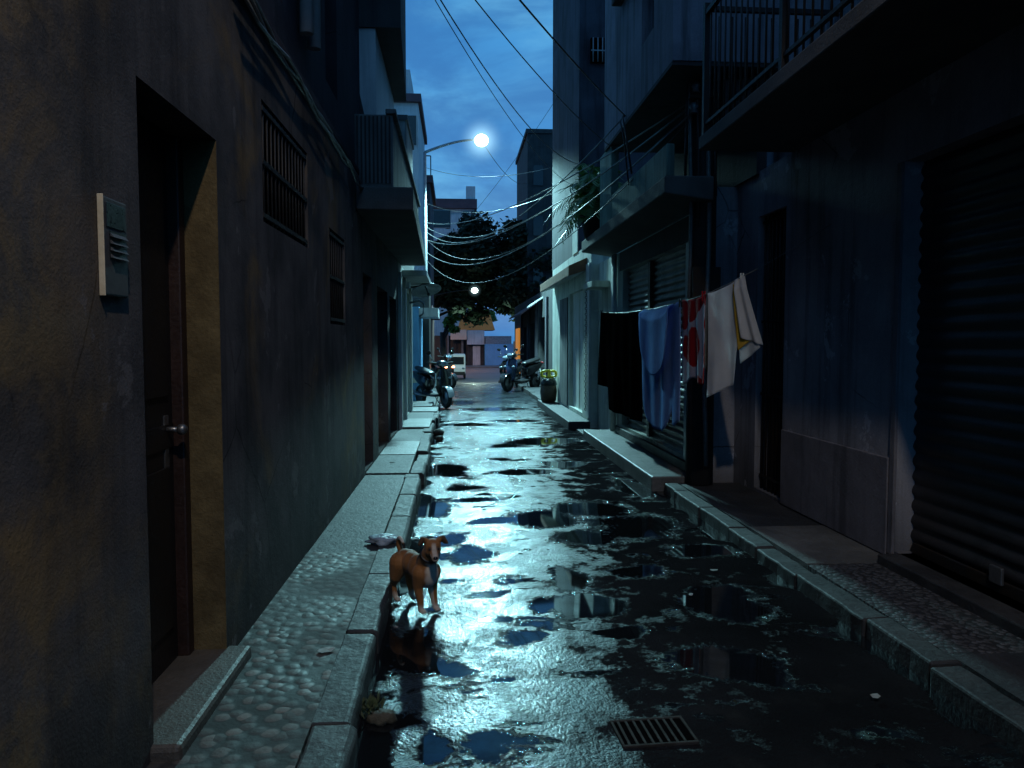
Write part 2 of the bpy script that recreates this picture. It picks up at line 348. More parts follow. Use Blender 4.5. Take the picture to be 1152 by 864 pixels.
def facade(mb, side, x, y0, y1, z0, z1, ops, depth=.2, back=3.0, cap=True):
    """front face in the plane X=x looking to side, with reveals round each opening, ends and top of the block behind it"""
    ys = sorted({y0, y1, *[v for o in ops for v in o[:2]]}); zs = sorted({z0, z1, *[v for o in ops for v in o[2:]]})
    for i in range(len(ys)-1):
        for j in range(len(zs)-1):
            ym, zm = (ys[i]+ys[i+1])/2, (zs[j]+zs[j+1])/2
            if any(o[0] < ym < o[1] and o[2] < zm < o[3] for o in ops): continue
            mb.quad((x,ys[i],zs[j]),(x,ys[i+1],zs[j]),(x,ys[i+1],zs[j+1]),(x,ys[i],zs[j+1]))
    xi = x - side*depth
    for a, b, c, d in ops:
        mb.quad((x,a,c),(xi,a,c),(xi,a,d),(x,a,d)); mb.quad((x,b,c),(xi,b,c),(xi,b,d),(x,b,d))
        mb.quad((x,a,d),(xi,a,d),(xi,b,d),(x,b,d)); mb.quad((x,a,c),(xi,a,c),(xi,b,c),(x,b,c))
    if cap:
        xb = x - side*back
        mb.quad((x,y0,z0),(xb,y0,z0),(xb,y0,z1),(x,y0,z1)); mb.quad((x,y1,z0),(xb,y1,z0),(xb,y1,z1),(x,y1,z1))
        mb.quad((x,y0,z1),(xb,y0,z1),(xb,y1,z1),(x,y1,z1)); mb.quad((xb,y0,z0),(xb,y1,z0),(xb,y1,z1),(xb,y0,z1))
    return mb
def fac(name, mat, parent, *a, **k):
    return facade(MB(), *a, **k).build(name, mat, parent, weld=True)
def multi(name, mat, parent, boxes, bevel=0):
    for b in boxes: MB().box(*b).build(name, mat, parent, bevel=bevel)
def roller(name, mat, parent, x, side, y0, y1, z0, z1, pitch=.085, amp=.014):
    mb = MB(); n = int((z1-z0)/pitch*6); prev = None; m = max(8, int((y1-y0)/.07))
    for i in range(n+1):
        z = z0 + (z1-z0)*i/n
        dx = side*amp*(1.0, .8, .25, -.8, -.9, .3)[i % 6]
        cur = []
        for k in range(m+1):
            y = y0+(y1-y0)*k/m; dn = mnoise.noise(Vector((y*1.3, z*2.2, x*3)))
            cur.append(mb.bm.verts.new((x+dx*(1-.35*max(0, dn))-side*.022*max(0, dn-.15), y, z+.006*mnoise.noise(Vector((y*.8, int(i/6)*1.7, 4))))))
        if prev:
            for k in range(m): mb.bm.faces.new([prev[k], prev[k+1], cur[k+1], cur[k]]).smooth = True
        prev = cur
    return mb.build(name, mat, parent)
def bars(name, parent, x, y0, y1, z0, z1, n, r=.009, cross=(), mat='iron'):
    mb = MB()
    for i in range(n):
        y = y0 + (y1-y0)*(i+.5)/n
        mb.tube([(x,y,z0),(x,y,z1)], r, 6)
    for z in cross: mb.box(x-.012, x+.012, y0, y1, z-.012, z+.012)
    return mb.build(name, mat, parent)

# ------------------------------------------------------------------ ground
def gz(y):
    t = min(1, max(0, (y-24)/30)); return -1.1*t*t*(3-2*t)
def gridstrip(name, mat, xs, ys, zf, parent=None):
    bm = bmesh.new(); rows = []
    for y in ys: rows.append([bm.verts.new((x, y, zf(x, y))) for x in xs])
    for i in range(len(ys)-1):
        for j in range(len(xs)-1): bm.faces.new([rows[i][j], rows[i][j+1], rows[i+1][j+1], rows[i+1][j]]).smooth = True
    me = bpy.data.meshes.new(name); bm.to_mesh(me); bm.free(); me.materials.append(M[mat])
    o = bpy.data.objects.new(name, me); C.objects.link(o)
    if parent: o.parent = parent
    return o
ys_all = [-4 + .06*i for i in range(420)] + [21.2 + .3*i for i in range(63)]
road = struct(gridstrip('road', 'road', [-.46 + i*.0502 for i in range(55)], ys_all, lambda x, y: gz(y) + .008*math.sin(x*2.1+1)*math.sin(y*.9)))
wat = road.data.attributes.new('water', 'FLOAT', 'POINT')
for i_, v_ in enumerate(road.data.vertices):
    x, y = v_.co.x, v_.co.y
    n_ = mnoise.noise_vector(Vector((x*2.6, y*2.6, 3)))*.16 + mnoise.noise_vector(Vector((x*6, y*6, 8)))*.06
    x += n_.x; y += n_.y
    g_ = max(0, (x+.385)/.085) if 2.5 < y < 16 else 9
    g2_ = max(0, (2.14-x)/.07) if y < 9 else 9
    wat.data[i_].value = min(g_, g2_, min(math.hypot((x-a)/rx, (y-b)/ry) for a, b, rx, ry in PUD))
struct(gridstrip('ground', 'ground', [-400,-60,-20,20,60,400], [-60,-10,0,10,20,24,28,32,36,40,44,48,52,56,60,100,200,600,1500], lambda x, y: gz(y)-.06))
struct(gridstrip('cross_street', 'far_road', [-40,-20,-5,0,5,20,40], [39.4,42,45,48,51,54,57,60,70,80,86], lambda x, y: gz(y)-.03+.004))
# kerbs: stones with gaps
def kerb(name, x0, x1, y0, y1, z1, seed, jit=.012):
    rnd = random.Random(seed); mb = MB(); y = y0
    while y < y1:
        L = rnd.uniform(.55, .95); e = min(y+L, y1); g = gz((y+e)/2)
        dx = rnd.uniform(-jit, jit); dz = rnd.uniform(-jit, jit)*.8
        n = 5
        for k in range(n):
            a = y + (e-y)*k/n; b = y + (e-y)*(k+1)/n
        top = []
        mb.prism([(x0+dx, g-.06), (x1+dx, g-.06), (x1+dx+rnd.uniform(-.006,.006), g+z1+dz-.02), (x1+dx-.022, g+z1+dz), (x0+dx, g+z1+dz)], 'y', y, e-.012)
        y = e
    o = mb.build(name, 'kerbstone', None, bevel=.012)
    bm = bmesh.new(); bm.from_mesh(o.data)
    bmesh.ops.subdivide_edges(bm, edges=[e for e in bm.edges if e.calc_length() > .3], cuts=6)
    for v in bm.verts:
        nn = mnoise.noise_vector(v.co*9)*.008; v.co += nn
    bm.to_mesh(o.data); bm.free()
    return struct(o)
kerb('kerb', -.55, -.385, -4, 8.2, .12, 3)
kerb('kerb', -.52, -.37, 8.2, 17.2, .12, 5, .03)
kerb('kerb', 2.14, 2.3, -4, 7.62, .095, 9, .016)
kerb('kerb', 2.12, 2.3, 18.4, 38, .12, 12)
# left pavement
struct(MB().box(-1.3, -.55, -4, 5.2, -.1, .112).build('pavement', 'pebbles_near'))
struct(MB().box(-1.3, -.55, 5.2, 8.25, -.1, .108).build('pavement', 'paving'))
rnd = random.Random(4)
for (a, b, z, xr, mt) in ((8.25,9.6,.125,-.5,'paving'),(9.6,10.9,.13,-.5,'paving_light'),(10.9,12.5,.12,-.49,'paving'),(12.5,13.9,.155,-.42,'paving_light'),(13.9,15.3,.14,-.42,'paving'),(15.3,16.3,.16,-.36,'paving_light'),(16.3,17.7,.18,-.5,'paving')):
    struct(MB().box(-1.3, xr - .02, a+.012, b, -.1, z).build('pavement', mt, bevel=.012))
struct(MB().box(-1.6, -.52, 17.7, 38, -1.2, .03).build('pavement', 'paving'))
# right pavement
struct(MB().box(2.3, 2.93, -4, 3.3, -.1, .09).build('pavement', 'paving'))
struct(MB().box(2.3, 2.78, 3.3, 4.75, -.1, .088).build('pavement', 'pebbles_fine'))
struct(MB().box(2.3, 2.93, 4.75, 5.75, -.1, .094).build('pavement', 'paving_light'))
struct(MB().box(2.3, 3.2, 5.75, 7.62, -.1, .09).build('pavement', 'paving'))
struct(MB().box(2.78, 3.1, 3.3, 4.75, -.1, .15).build('pavement', 'kerbstone', bevel=.01))
struct(MB().box(2.3, 3.1, 18.4, 38, -1.2, .1).build('pavement', 'paving'))
struct(MB().box(2.1, 3.1, 11.98, 13.18, -.1, .03).build('pavement', 'paving'))

# ------------------------------------------------------------------ LEFT HOUSE with the door
L1 = thing('plaster_house', 'long dark grey plaster house on the left with a deep brown doorway and barred windows', 'house', (-1.08,0,0), -.0115)
D = (2.63, 3.44, .16, 2.43)
W1 = (4.2, 5.38, 2.2, 2.85); W2 = (6.2, 6.98, 1.7, 2.47)
B = [(8.2,8.95,.15,2.3),(9.5,10.75,.15,2.25),(11.05,12.1,.15,2.22)]
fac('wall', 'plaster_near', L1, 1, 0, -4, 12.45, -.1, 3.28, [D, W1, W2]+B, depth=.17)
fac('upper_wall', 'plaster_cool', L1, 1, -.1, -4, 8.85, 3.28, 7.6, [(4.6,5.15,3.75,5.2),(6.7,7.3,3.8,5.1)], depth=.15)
MB().box(-.1, .035, -4, 8.6, 3.22, 3.285).build('ledge', 'plaster_cool', L1, bevel=.01)
multi('window', 'glass_dark', L1, [(-.27,-.25,a-.01,b+.01,3.7,5.25) for a,b in ((4.6,5.15),(6.7,7.3))])
# ochre reveal of the doorway: skin 3 mm proud of the far jamb
MB().box(-.165, .0, D[1]-.004, D[1]-.001, D[2]+.002, D[3]-.002).build('door_jamb', 'ochre', L1)
dr = MB().box(-.235, -.19, D[0], D[1]-.07, D[2], D[3]).build('door', 'brown_door', L1)
mb = MB()
for z0, z1 in ((.32,1.02),(1.32,2.3)):
    for a, b in ((D[0]+.06, D[0]+.36), (D[0]+.42, D[1]-.13)): mb.box(-.19, -.18, a, b, z0, z1)
mb.build('door_panel', 'brown_door', dr, bevel=.006)
MB().box(-.19, -.182, D[0], D[1]-.08, 1.1, 1.2).build('lock_rail', 'brown_door', dr)
mb = MB(); yk = D[1]-.15
mb.tube([(-.19,yk,1.18),(-.13,yk,1.18)], .012).ball((-.12,yk,1.18), .024).box(-.19,-.183,yk-.02,yk+.02,1.0,1.24)
mb.build('door_handle', 'steel', dr)
MB().box(-.25, -.14, D[1]-.07, D[1]-.005, D[2], D[3]-.003).build('door_frame', 'red_frame', L1, bevel=.008)
MB().box(-.25, .1, D[0]-.03, D[1]+.05, .02, .164).build('door_step', 'stone_step', L1, bevel=.02)
for w, n in ((W1, 13), (W2, 8)):
    g = MB().box(-.05, -.022, w[0]+.002, w[1]-.002, w[2]+.002, w[3]-.002).build('window', 'dark_void', L1)
    bars('window_grille', g, -.012, w[0]+.02, w[1]-.02, w[2]+.003, w[3]-.003, n, .006, (w[2]+.04, (w[2]+w[3])/2, w[3]-.04), 'black_door')
for a, b, c, d in B:
    q = MB().box(-.2, -.16, a, b, c, d).build('door', 'black_door', L1)
    mb = MB()
    for k in range(4): mb.box(-.16, -.15, a+(b-a)*(k+.12)/4, a+(b-a)*(k+.88)/4, c+.1, d-.12)
    mb.build('door_panel', 'black_door', q, bevel=.006)
for y in (5.62, 5.9):
    MB().tube([(-.04,y,3.75),(-.04,y,7.5)], .05, 10).build('drainpipe', 'pale_wall', L1)
# cable along the ledge
mb = MB()
for j in range(3):
    mb.tube([(.05+.012*j+.008*math.sin(i*1.7+j), 3.6+i*.3, 3.2-.02*j+.035*math.sin(i*1.1+j*2)-.006*i) for i in range(15)], .011, 6)
o = mb.build('cable_bundle', 'cable_grey'); o.location = (-1.08,0,0); o.rotation_euler = (0,0,-.0115)
tag(o, 'bundle of thin cables drooping along the ledge of the dark grey left house', 'cable')
# intercom
it = thing('intercom', 'grey metal intercom panel with louvred speaker on the wall beside the left doorway', 'intercom', (-1.08,0,0), -.0115)
MB().box(.001, .017, 2.335, 2.495, 1.69, 1.985).build('plate', 'intercom_plate', it, bevel=.006)
MB().box(.002, .02, 2.330, 2.3345, 1.688, 1.987).build('side_strip', 'intercom_lit_edge', it, bevel=.002)  # added strip, the warm lamplight on the plate's edge is in its colour
MB().box(.0173, .02, 2.352, 2.478, 1.895, 1.968).build('name_window', 'black_plastic', it, bevel=.003)
MB().box(.0173, .0185, 2.37, 2.478, 1.8, 1.885).build('speaker', 'black_plastic', it)
mb = MB()
for k in range(4): mb.prism([(.0188,1.806+k*.021),(.03,1.803+k*.021),(.0188,1.816+k*.021)], 'y', 2.374, 2.474)
mb.build('louvre', 'intercom_plate', it)

# balcony of the left house
mb = MB()
def taper_slab(mb, xi, xo0, xo1, y0, y1, z0, z1):
    A = [(xi,y0),(xo0,y0),(xo1,y1),(xi,y1)]
    return mb.prism(A, 'z', z0, z1)
BL = thing('balcony', 'heavy dark concrete balcony with solid panel railing jutting from the left houses', 'balcony', (0,0,0))
taper_slab(MB(), -.99, -.42, -.52, 7.7, 13.25, 2.87, 3.1).build('slab', 'slab_under', BL, bevel=.015)
mb = MB().box(-1.0, -.62, 7.75, 7.79, 3.1, 3.82)
mb.box(-.66, -.62, 7.79, 12.9, 3.1, 3.82); mb.box(-.69, -.585, 7.72, 12.95, 3.82, 3.87)
mb.build('parapet', 'concrete', BL, bevel=.008)
mb = MB()
for k in range(9): mb.box(-.98+k*.04, -.962+k*.04, 7.735, 7.748, 3.14, 3.8)
mb.build('slat', 'black_door', BL)
# upper storey with roof overhang
U = thing('upper_storey', 'white walled upper storey under a black overhanging roof above the left balcony', 'upper storey', (0,0,0))
taper_slab(MB(), -2.6, -.61, -.72, 8.87, 11.5, 5.12, 9.5).build('overhang', 'concrete_dark', U)
MB().box(-2.6, -.9, 8.9, 11.45, 3.3, 5.119).build('wall', 'pale_wall', U)
MB().prism([(-1.45,5.1),(-1.24,5.1),(-1.02,4.1),(-1.02,3.35),(-1.45,3.35)], 'y', 8.84, 8.88).build('stair_parapet', 'concrete_dark', U)
# second lit house on the left
L2 = thing('narrow_house', 'narrow house front with pale lamp-lit pilasters on the left, past the dark doors', 'house')
fac('wall', 'limewash', L2, 1, -.93, 12.46, 16.2, -.1, 2.86, [(12.75,13.6,.16,2.5),(14.2,15.3,.16,2.5)], depth=.14)
multi('pilaster', 'white_paint', L2, [(-.93,-.885,y,y+.2,.1,2.7) for y in (12.5,13.7,15.4)], .01)
for a, b in ((12.75,13.6),(14.2,15.3)): MB().box(-1.09,-1.065,a,b,.16,2.5).build('door', 'shutter_grey', L2)
MB().box(-.93, -.5, 13.28, 16.0, 2.7, 2.8).build('canopy', 'white_paint', L2, bevel=.01)
fac('upper_wall', 'concrete', L2, 1, -1.0, 12.4, 18.5, 2.87, 5.0, [], back=2.5)
mb = MB().box(-1.32, -1.02, 15.9, 15.96, 4.7, 6.1); mb.box(-1.06, -1.0, 15.96, 18.2, 4.7, 6.1)
mb.build('roof_parapet', 'concrete', L2)
MB().box(-1.36, -.97, 15.86, 18.3, 6.1, 6.2).build('parapet_coping', 'concrete_dark', L2)
# wall lamp bracket and meter box
mb = MB().box(-.88, -.8, 13.4, 13.6, 2.5, 2.62)
tag(mb.build('junction_box', 'white_paint', bevel=.01), 'small white junction box under the left canopy', 'junction box')
mb = MB().tube([(-.88,14.6,2.3),(-.7,14.6,2.34),(-.62,14.6,2.3),(-.62,14.6,2.1),(-.7,14.6,2.04)], .02, 8)
tag(mb.build('wall_bracket', 'galv'), 'bent metal pipe bracket on the lit left house front', 'bracket')
# dish
ds = thing('satellite_dish', 'shallow grey satellite dish tipped flat below the left balcony', 'satellite dish', (-.6,15.2,2.62))
mb = MB().lathe([(.001,0),(.12,.012),(.22,.045),(.3,.1),(.29,.105),(.21,.055),(.11,.022),(.001,.012)], seg=28)
o = mb.build('dish', 'galv', ds); o.rotation_euler = (R(160), R(-12), 0); o.location = (0,0,.05)
MB().tube([(-.33,0,.02),(0,0,.05)], .018).build('arm', 'iron', ds)
MB().tube([(0,0,.04),(.06,-.1,-.12)], .01).ball((.06,-.1,-.12), .03).build('receiver', 'iron', ds)
# third block, blue lit end wall
L3 = thing('rendered_house', 'low house with pale blue end wall behind the parked black scooter on the left', 'house')
MB().box(-4, -.93, 19.3, 21.5, -.1, 2.45).build('wall', 'blue_wall', L3)
MB().box(-.93, -.45, 19.3, 21.0, 2.2, 2.42).build('canopy', 'pale_wall', L3)
MB().box(-4, -.75, 21.5, 23, -.1, 3.2).build('side_wall', 'brown_door', L3)
L4 = thing('brown_house', 'dark brown house row running to the far left corner of the alley', 'house')
fac('wall', 'concrete_dark', L4, 1, -1.15, 23, 37, -1.2, 3.6, [(25,26,-.5,2),(28,30,-.8,2),(32.5,34,-1.1,1.6)], depth=.25)
for a,b,c in ((25,26,2),(28,30,2),(32.5,34,1.6)): MB().box(-1.42,-1.38,a,b,-1.2,c).build('door', 'brown_door', L4)
MB().box(-1.15, -.75, 24, 36, 2.6, 2.72).build('awning', 'maroon', L4)
# taller pale buildings on the left
L5 = thing('apartment_block', 'tall pale apartment block with a rooftop box rising behind the left balconies', 'building')
MB().box(-6, -1.42, 30, 36, 0, 10.8).build('wall', 'pale_wall', L5)
MB().box(-6.2, -1.3, 29.8, 36.2, 10.8, 11.1).build('roof', 'maroon', L5)
MB().box(-3, -1.75, 30.4, 33, 11.1, 12.2).build('rooftop_box', 'pale_wall', L5)
multi('window', 'glass_dark', L5, [(x,x+.4,29.93,29.999,z,z+1.1) for z in (6.2,9.2) for x in (-1.9,-2.9)])
L6 = thing('corner_building', 'smaller blue grey building with railed roof just left of the lamp pole', 'building')
MB().box(-5, -1.25, 38, 44, -1.2, 9.4).build('wall', 'concrete_blue', L6)
MB().box(-5.2, -1.1, 37.8, 44.2, 9.4, 9.75).build('roof', 'maroon', L6)
mb = MB()
for x in (-1.2, -1.55, -1.9, -2.25): mb.tube([(x,37.9,9.75),(x,37.9,10.7)], .03, 6)
mb.tube([(-3,37.9,10.7),(-1.2,37.9,10.7)], .03, 6)
mb.build('roof_railing', 'iron', L6)
multi('window', 'glass_dark', L6, [(-1.75,-1.35,37.93,37.999,z,z+1.2) for z in (5.2,7.6)])

# ------------------------------------------------------------------ RIGHT HOUSE with garage
R1 = thing('garage_house', 'dark grey house on the right with a wide roller shutter, barred gate and railed balcony', 'house')
G = (1.2, 4.8, .15, 2.73); GT = (6.58, 7.2, .12, 2.76)
fac('wall', 'plaster_right', R1, -1, 2.93, -4, 7.75, -.1, 3.2, [G, GT], depth=.16)
fac('upper_wall', 'plaster_right', R1, -1, 3.3, -4, 7.75, 3.2, 7.6, [], depth=.16)
MB().box(3.02, 3.045, 1.3, 4.75, .15, .22).build('shutter_rail', 'iron', R1, bevel=.005)
MB().box(3.0, 3.02, 3.9, 4.0, .2, .3).build('shutter_lock', 'steel', R1, bevel=.006)
sh = roller('garage_shutter', 'shutter_dark', R1, 3.05, -1, G[0], G[1], G[2], G[3], .1, .011)
MB().box(2.91, 2.945, G[1]+.002, G[1]+.06, .12, 2.73).build('shutter_jamb', 'plaster_plinth', R1, bevel=.006)
MB().box(2.905, 2.93, 4.87, 6.55, .1, .77).build('plinth', 'plaster_plinth', R1, bevel=.006)
gb = MB().box(3.06, 3.09, GT[0], GT[1], GT[2], GT[3]).build('gate', 'black_door', R1)
bars('gate_bar', gb, 2.98, GT[0]+.02, GT[1]-.02, GT[2], GT[3], 7, .01, (.25, 1.05, 1.75, 2.7))
BR = thing('balcony', 'wide balcony with thin black bar railing overhead at the right', 'balcony')
MB().box(2.1, 3.295, -4, 6.5, 3.203, 3.32).build('slab', 'slab_under', BR, bevel=.012)
mb = MB(); y = -3.9
while y < 6.45:
    mb.tube([(2.14,y,3.32),(2.14,y,4.32)], .008, 6); y += .115
x = 2.25
while x < 3.25: mb.tube([(x,6.45,3.32),(x,6.45,4.32)], .008, 6); x += .115
mb.build('baluster', 'iron', BR)
mb = MB().box(2.12,2.16,-4,6.47,4.32,4.36); mb.box(2.12,3.3,6.43,6.47,4.361,4.4); mb.box(2.125,2.155,-4,6.46,3.4,3.425)
mb.build('handrail', 'iron', BR)
multi('post', 'iron', BR, [(2.115,2.165,y-.03,y+.02,3.32,4.42) for y in (6.45,4.9,3.3)])

# ------------------------------------------------------------------ RIGHT SHOP with parapet
R2 = thing('concrete_house', 'stained concrete house with overhanging upper floor above ribbed grey shutters on the right', 'house')
S = (8.12, 11.25, .3, 2.62)
fac('wall', 'limewash', R2, -1, 2.5, 7.78, 13.19, -.1, 2.92, [S], depth=.12)
MB().box(2.5, 2.95, 7.755, 7.777, -.1, 3.16).build('end_wall', 'plaster_right', R2)
MB().box(2.485, 2.499, 7.8, 11.4, 2.63, 2.9).build('lintel', 'concrete_dark', R2)
roller('roller_shutter', 'shutter_grey', R2, 2.6, -1, S[0], 9.8, S[2], S[3], .085, .016)
roller('roller_shutter', 'shutter_grey', R2, 2.6, -1, 9.9, S[1], S[2], S[3], .085, .016)
MB().box(2.54, 2.63, 9.8, 9.9, S[2], S[3]).build('shutter_post', 'iron', R2)
MB().box(2.49, 2.56, 7.98, 8.1, .2, 2.62).build('shutter_guide', 'galv', R2)
mb = MB().prism([(2.03,3.0),(2.52,2.93),(2.52,3.17),(2.03,3.17)], 'y', 7.3, 12.2)
mb.build('balcony_slab', 'slab_under', R2, bevel=.015)
MB().box(2.05, 2.13, 7.32, 9.95, 3.17, 3.48).build('parapet', 'concrete_lit_green', R2, bevel=.01)
MB().box(2.05, 2.15, 9.97, 10.75, 3.17, 4.16).build('pier', 'concrete_lit_green', R2, bevel=.01)
MB().box(2.9, 3.0, 7.2, 12.2, 3.17, 4.15).build('loggia_wall', 'concrete_dark', R2)
fac('upper_wall', 'concrete_weathered', R2, -1, 2.02, 7.05, 10.3, 4.17, 9, [(7.75,8.25,4.75,5.55)], depth=.15, back=3)
MB().quad((2.02,7.05,4.168),(5,7.05,4.168),(5,10.3,4.168),(2.02,10.3,4.168))
mb = MB().box(2.02, 4, 7.06, 10.29, 4.13, 4.169); mb.build('soffit', 'concrete_dark', R2)
MB().box(2.14, 2.18, 7.75, 8.25, 4.75, 5.55).build('window', 'glass_dark', R2)
MB().box(1.9, 2.02, 7.1, 9.3, 5.62, 5.78).build('ledge', 'concrete_dark', R2, bevel=.01)
MB().tube([(2.44,11.55,.2),(2.44,11.55,2.9)], .035, 10).build('drainpipe', 'white_paint', R2)
MB().tube([(2.46,11.75,.1),(2.46,11.75,2.9)], .03, 10).build('drainpipe', 'white_paint', R2)
MB().box(2.2, 2.5, 12.2, 13.0, 2.45, 2.55).build('hood', 'limewash', R2, bevel=.008)
struct_step = MB().box(2.03, 2.5, 7.68, 11.95, -.1, .15).build('front_step', 'paving_light', R2, bevel=.015)
MB().box(2.455, 2.498, 7.7, 11.6, .15, .26).build('step_kerb', 'kerbstone', R2, bevel=.008)

# ------------------------------------------------------------------ RIGHT TALL HOUSE
R3 = thing('tall_house', 'tall blue grey windowed tower house with lit white door and terracotta canopy on the right', 'house')
fac('wall', 'limewash', R3, -1, 2.37, 13.2, 18.5, -.1, 3.3, [(14.05,15.75,.22,2.55)], depth=.1, back=2.5)
dd = MB().box(2.45, 2.49, 14.05, 15.75, .22, 2.55).build('door', 'white_paint', R3)
MB().box(2.44, 2.449, 14.85, 14.95, .22, 2.55).build('door_stile', 'limewash', dd)
MB().box(2.335, 2.369, 13.2, 13.55, .2, 2.95).build('pilaster', 'white_paint', R3, bevel=.01)
mb = MB()
for k in range(46):
    z = .35+k*.05; mb.torus((2.32,13.4,z), .02, .006, 'x' if k % 2 else 'y', 8, 5)
mb.build('hanging_chain', 'iron', R3)
MB().box(2.345, 2.369, 15.9, 17.0, .2, 2.5).build('brick_panel', 'concrete', R3)
MB().box(2.352, 2.3705, 14.62, 15.25, 3.302, 4.0).build('lit_strip', 'limewash', R3)  # lamp-lit strip of the tower wall, painted as a pale panel
fac('tower', 'tower_concrete', R3, -1, 2.371, 14.6, 18.6, 3.3, 11.5, [], back=4)
MB().box(2.58, 3.02, 14.52, 14.597, 6.87, 7.32).build('window', 'dark_void', R3)
mb = MB()
for k in range(5): mb.tube([(2.62+k*.09,14.505,6.87),(2.62+k*.09,14.505,7.32)], .012, 6)
mb.box(2.58,3.02,14.49,14.515,7.07,7.09)
mb.build('window_grille', 'galv', R3)
mb = MB().prism([(2.03,2.75),(2.37,2.86),(2.37,3.08),(2.03,2.93)], 'y', 13.6, 18.2)
mb.build('canopy', 'terracotta', R3, bevel=.01)
MB().prism([(2.04,2.742),(2.369,2.85),(2.369,2.858),(2.04,2.749)], 'y', 13.62, 18.18).build('canopy_soffit', 'white_paint', R3)
MB().box(1.98, 2.37, 13.2, 18.35, -.1, .15).build('front_step', 'paving', R3, bevel=.015)
R4 = thing('shop_row', 'low dark row of shop fronts with pillars along the far right', 'building')
fac('wall', 'concrete_dark', R4, -1, 2.95, 19.3, 38, -1.2, 3.3, [(21,23,0,2.4),(25,26.5,0,2.4),(28,30,-.3,2.3),(31,33,-.5,2.2)], depth=.3)
for a,b in ((21,23),(25,26.5),(28,30),(31,33)): MB().box(3.22,3.26,a,b,-1,2.4).build('door', 'black_door', R4)
multi('pilaster', 'concrete_blue', R4, [(2.87,2.95,y,y+.35,-1,3.0) for y in (20,24,27.2,30.3,33.4)])
MB().prism([(2.35,2.55),(2.95,2.95),(2.95,3.0),(2.35,2.6)], 'y', 27, 33.5).build('awning', 'maroon', R4)
mb = MB().prism([(2.5,2.75),(2.95,3.05),(2.95,3.1),(2.5,2.8)], 'y', 25.6, 26.6)
mb.build('awning_sheet', 'pale_wall', R4)
MB().box(2.87, 2.94, 34.6, 36.4, -.7, 2.2).build('lit_doorway', 'warm_door', R4, bevel=.02)
MB().box(2.82, 2.86, 36.6, 37.2, -.7, 1.6).build('door_edge', 'white_paint', R4)
R5 = thing('dark_tower', 'dark flat-topped tower block seen past the blue grey tower house', 'building')
MB().box(4.35, 10, 46, 54, -1, 14.1).build('wall', 'concrete_dark', R5)
MB().box(4.25, 10.1, 45.9, 54.1, 14.1, 14.35).build('roof', 'concrete_dark', R5)
multi('window', 'glass_dark', R5, [(4.7,5.3,45.93,45.999,z,z+1.2) for z in (5,8,11)])

# ------------------------------------------------------------------ FAR END
F1 = thing('pale_building', 'distant pale building with maroon roof band above the trees', 'building')
MB().box(-8, 2.4, 92, 100, -1, 16.9).build('wall', 'pale_wall', F1)
MB().box(-8.2, 2.6, 91.7, 100, 17.6, 18.7).build('roof', 'maroon', F1)
MB().box(-8, 2.3, 92.3, 100, 16.9, 17.6).build('loggia', 'pale_wall', F1)
multi('window', 'glass_dark', F1, [(-3.0,-.6,91.9,91.99,15.3,17.3),(.9,1.6,91.9,91.99,15.7,17.2),(1.9,2.3,91.9,91.99,14,17.3)])
MB().box(1.3, 2.4, 92.2, 94, 18.7, 20.3).build('water_tank', 'pale_wall', F1)
F2 = thing('far_house', 'small distant house with an orange roof facing the end of the alley', 'house')
MB().box(-3, 1.25, 86, 92, -1.1, 2.3).build('porch_wall', 'brown_door', F2)
MB().box(1.25, 3.2, 85, 92, 1.3, 2.9).build('white_band', 'pale_wall', F2)
MB().box(1.25, 3.2, 85.6, 92, -1.1, 1.3).build('wall', 'concrete_dark', F2)
MB().box(1.9, 2.75, 85.5, 85.59, -1.1, 1.15).build('door', 'pale_wall', F2)
multi('porch_post', 'concrete', F2, [(.6,.85,85.2,85.5,-1.1,2.9),(-1.0,-.8,85.2,85.5,-1.1,2.9)])
mb = MB().prism([(.2,3.0),(4.3,3.1),(4.2,4.5),(.5,4.75)], 'y', 87, 87.2)
bmx = MB(); a = [(.2,85.1,2.92),(4.4,85.1,2.92),(4.0,88.2,4.75),(.6,88.2,4.75)]; bmx.quad(*a); bmx.quad((4.4,85.1,2.92),(4.0,88.2,4.75),(4.4,91.5,2.92)); bmx.quad((.2,85.1,2.92),(.6,88.2,4.75),(.2,91.5,2.92)); bmx.quad((.2,91.5,2.92),(4.4,91.5,2.92),(4.0,88.2,4.75),(.6,88.2,4.75))
bmx.build('roof', 'orange_roof', F2)
mb.bm.free()
MB().box(-.6, 1.2, 84.7, 84.85, 1.85, 2.95).build('signboard', surf('sign_face', (.75,.55,.42), (.6,.42,.32), .8, .6, .05), F2)
MB().tube([(-.2,84.9,-1.1),(-.2,84.9,1.85)], .05).build('sign_post', 'iron', F2)
F3 = thing('garden_wall', 'plain blue boundary wall with a grey shed roof at the end of the alley', 'wall')
MB().box(3.22, 7.6, 84, 84.3, -1.15, 1.35).build('wall', 'blue_wall', F3)
MB().box(3.3, 6.2, 84.5, 88, 1.36, 2.25).build('shed_roof', 'galv', F3)
F4 = thing('street_kerb', 'pale raised strip along the far side of the cross street', 'kerb')
MB().box(-20, 20, 79, 83.9, -1.2, -1.0).build('strip', 'paving_light', F4)

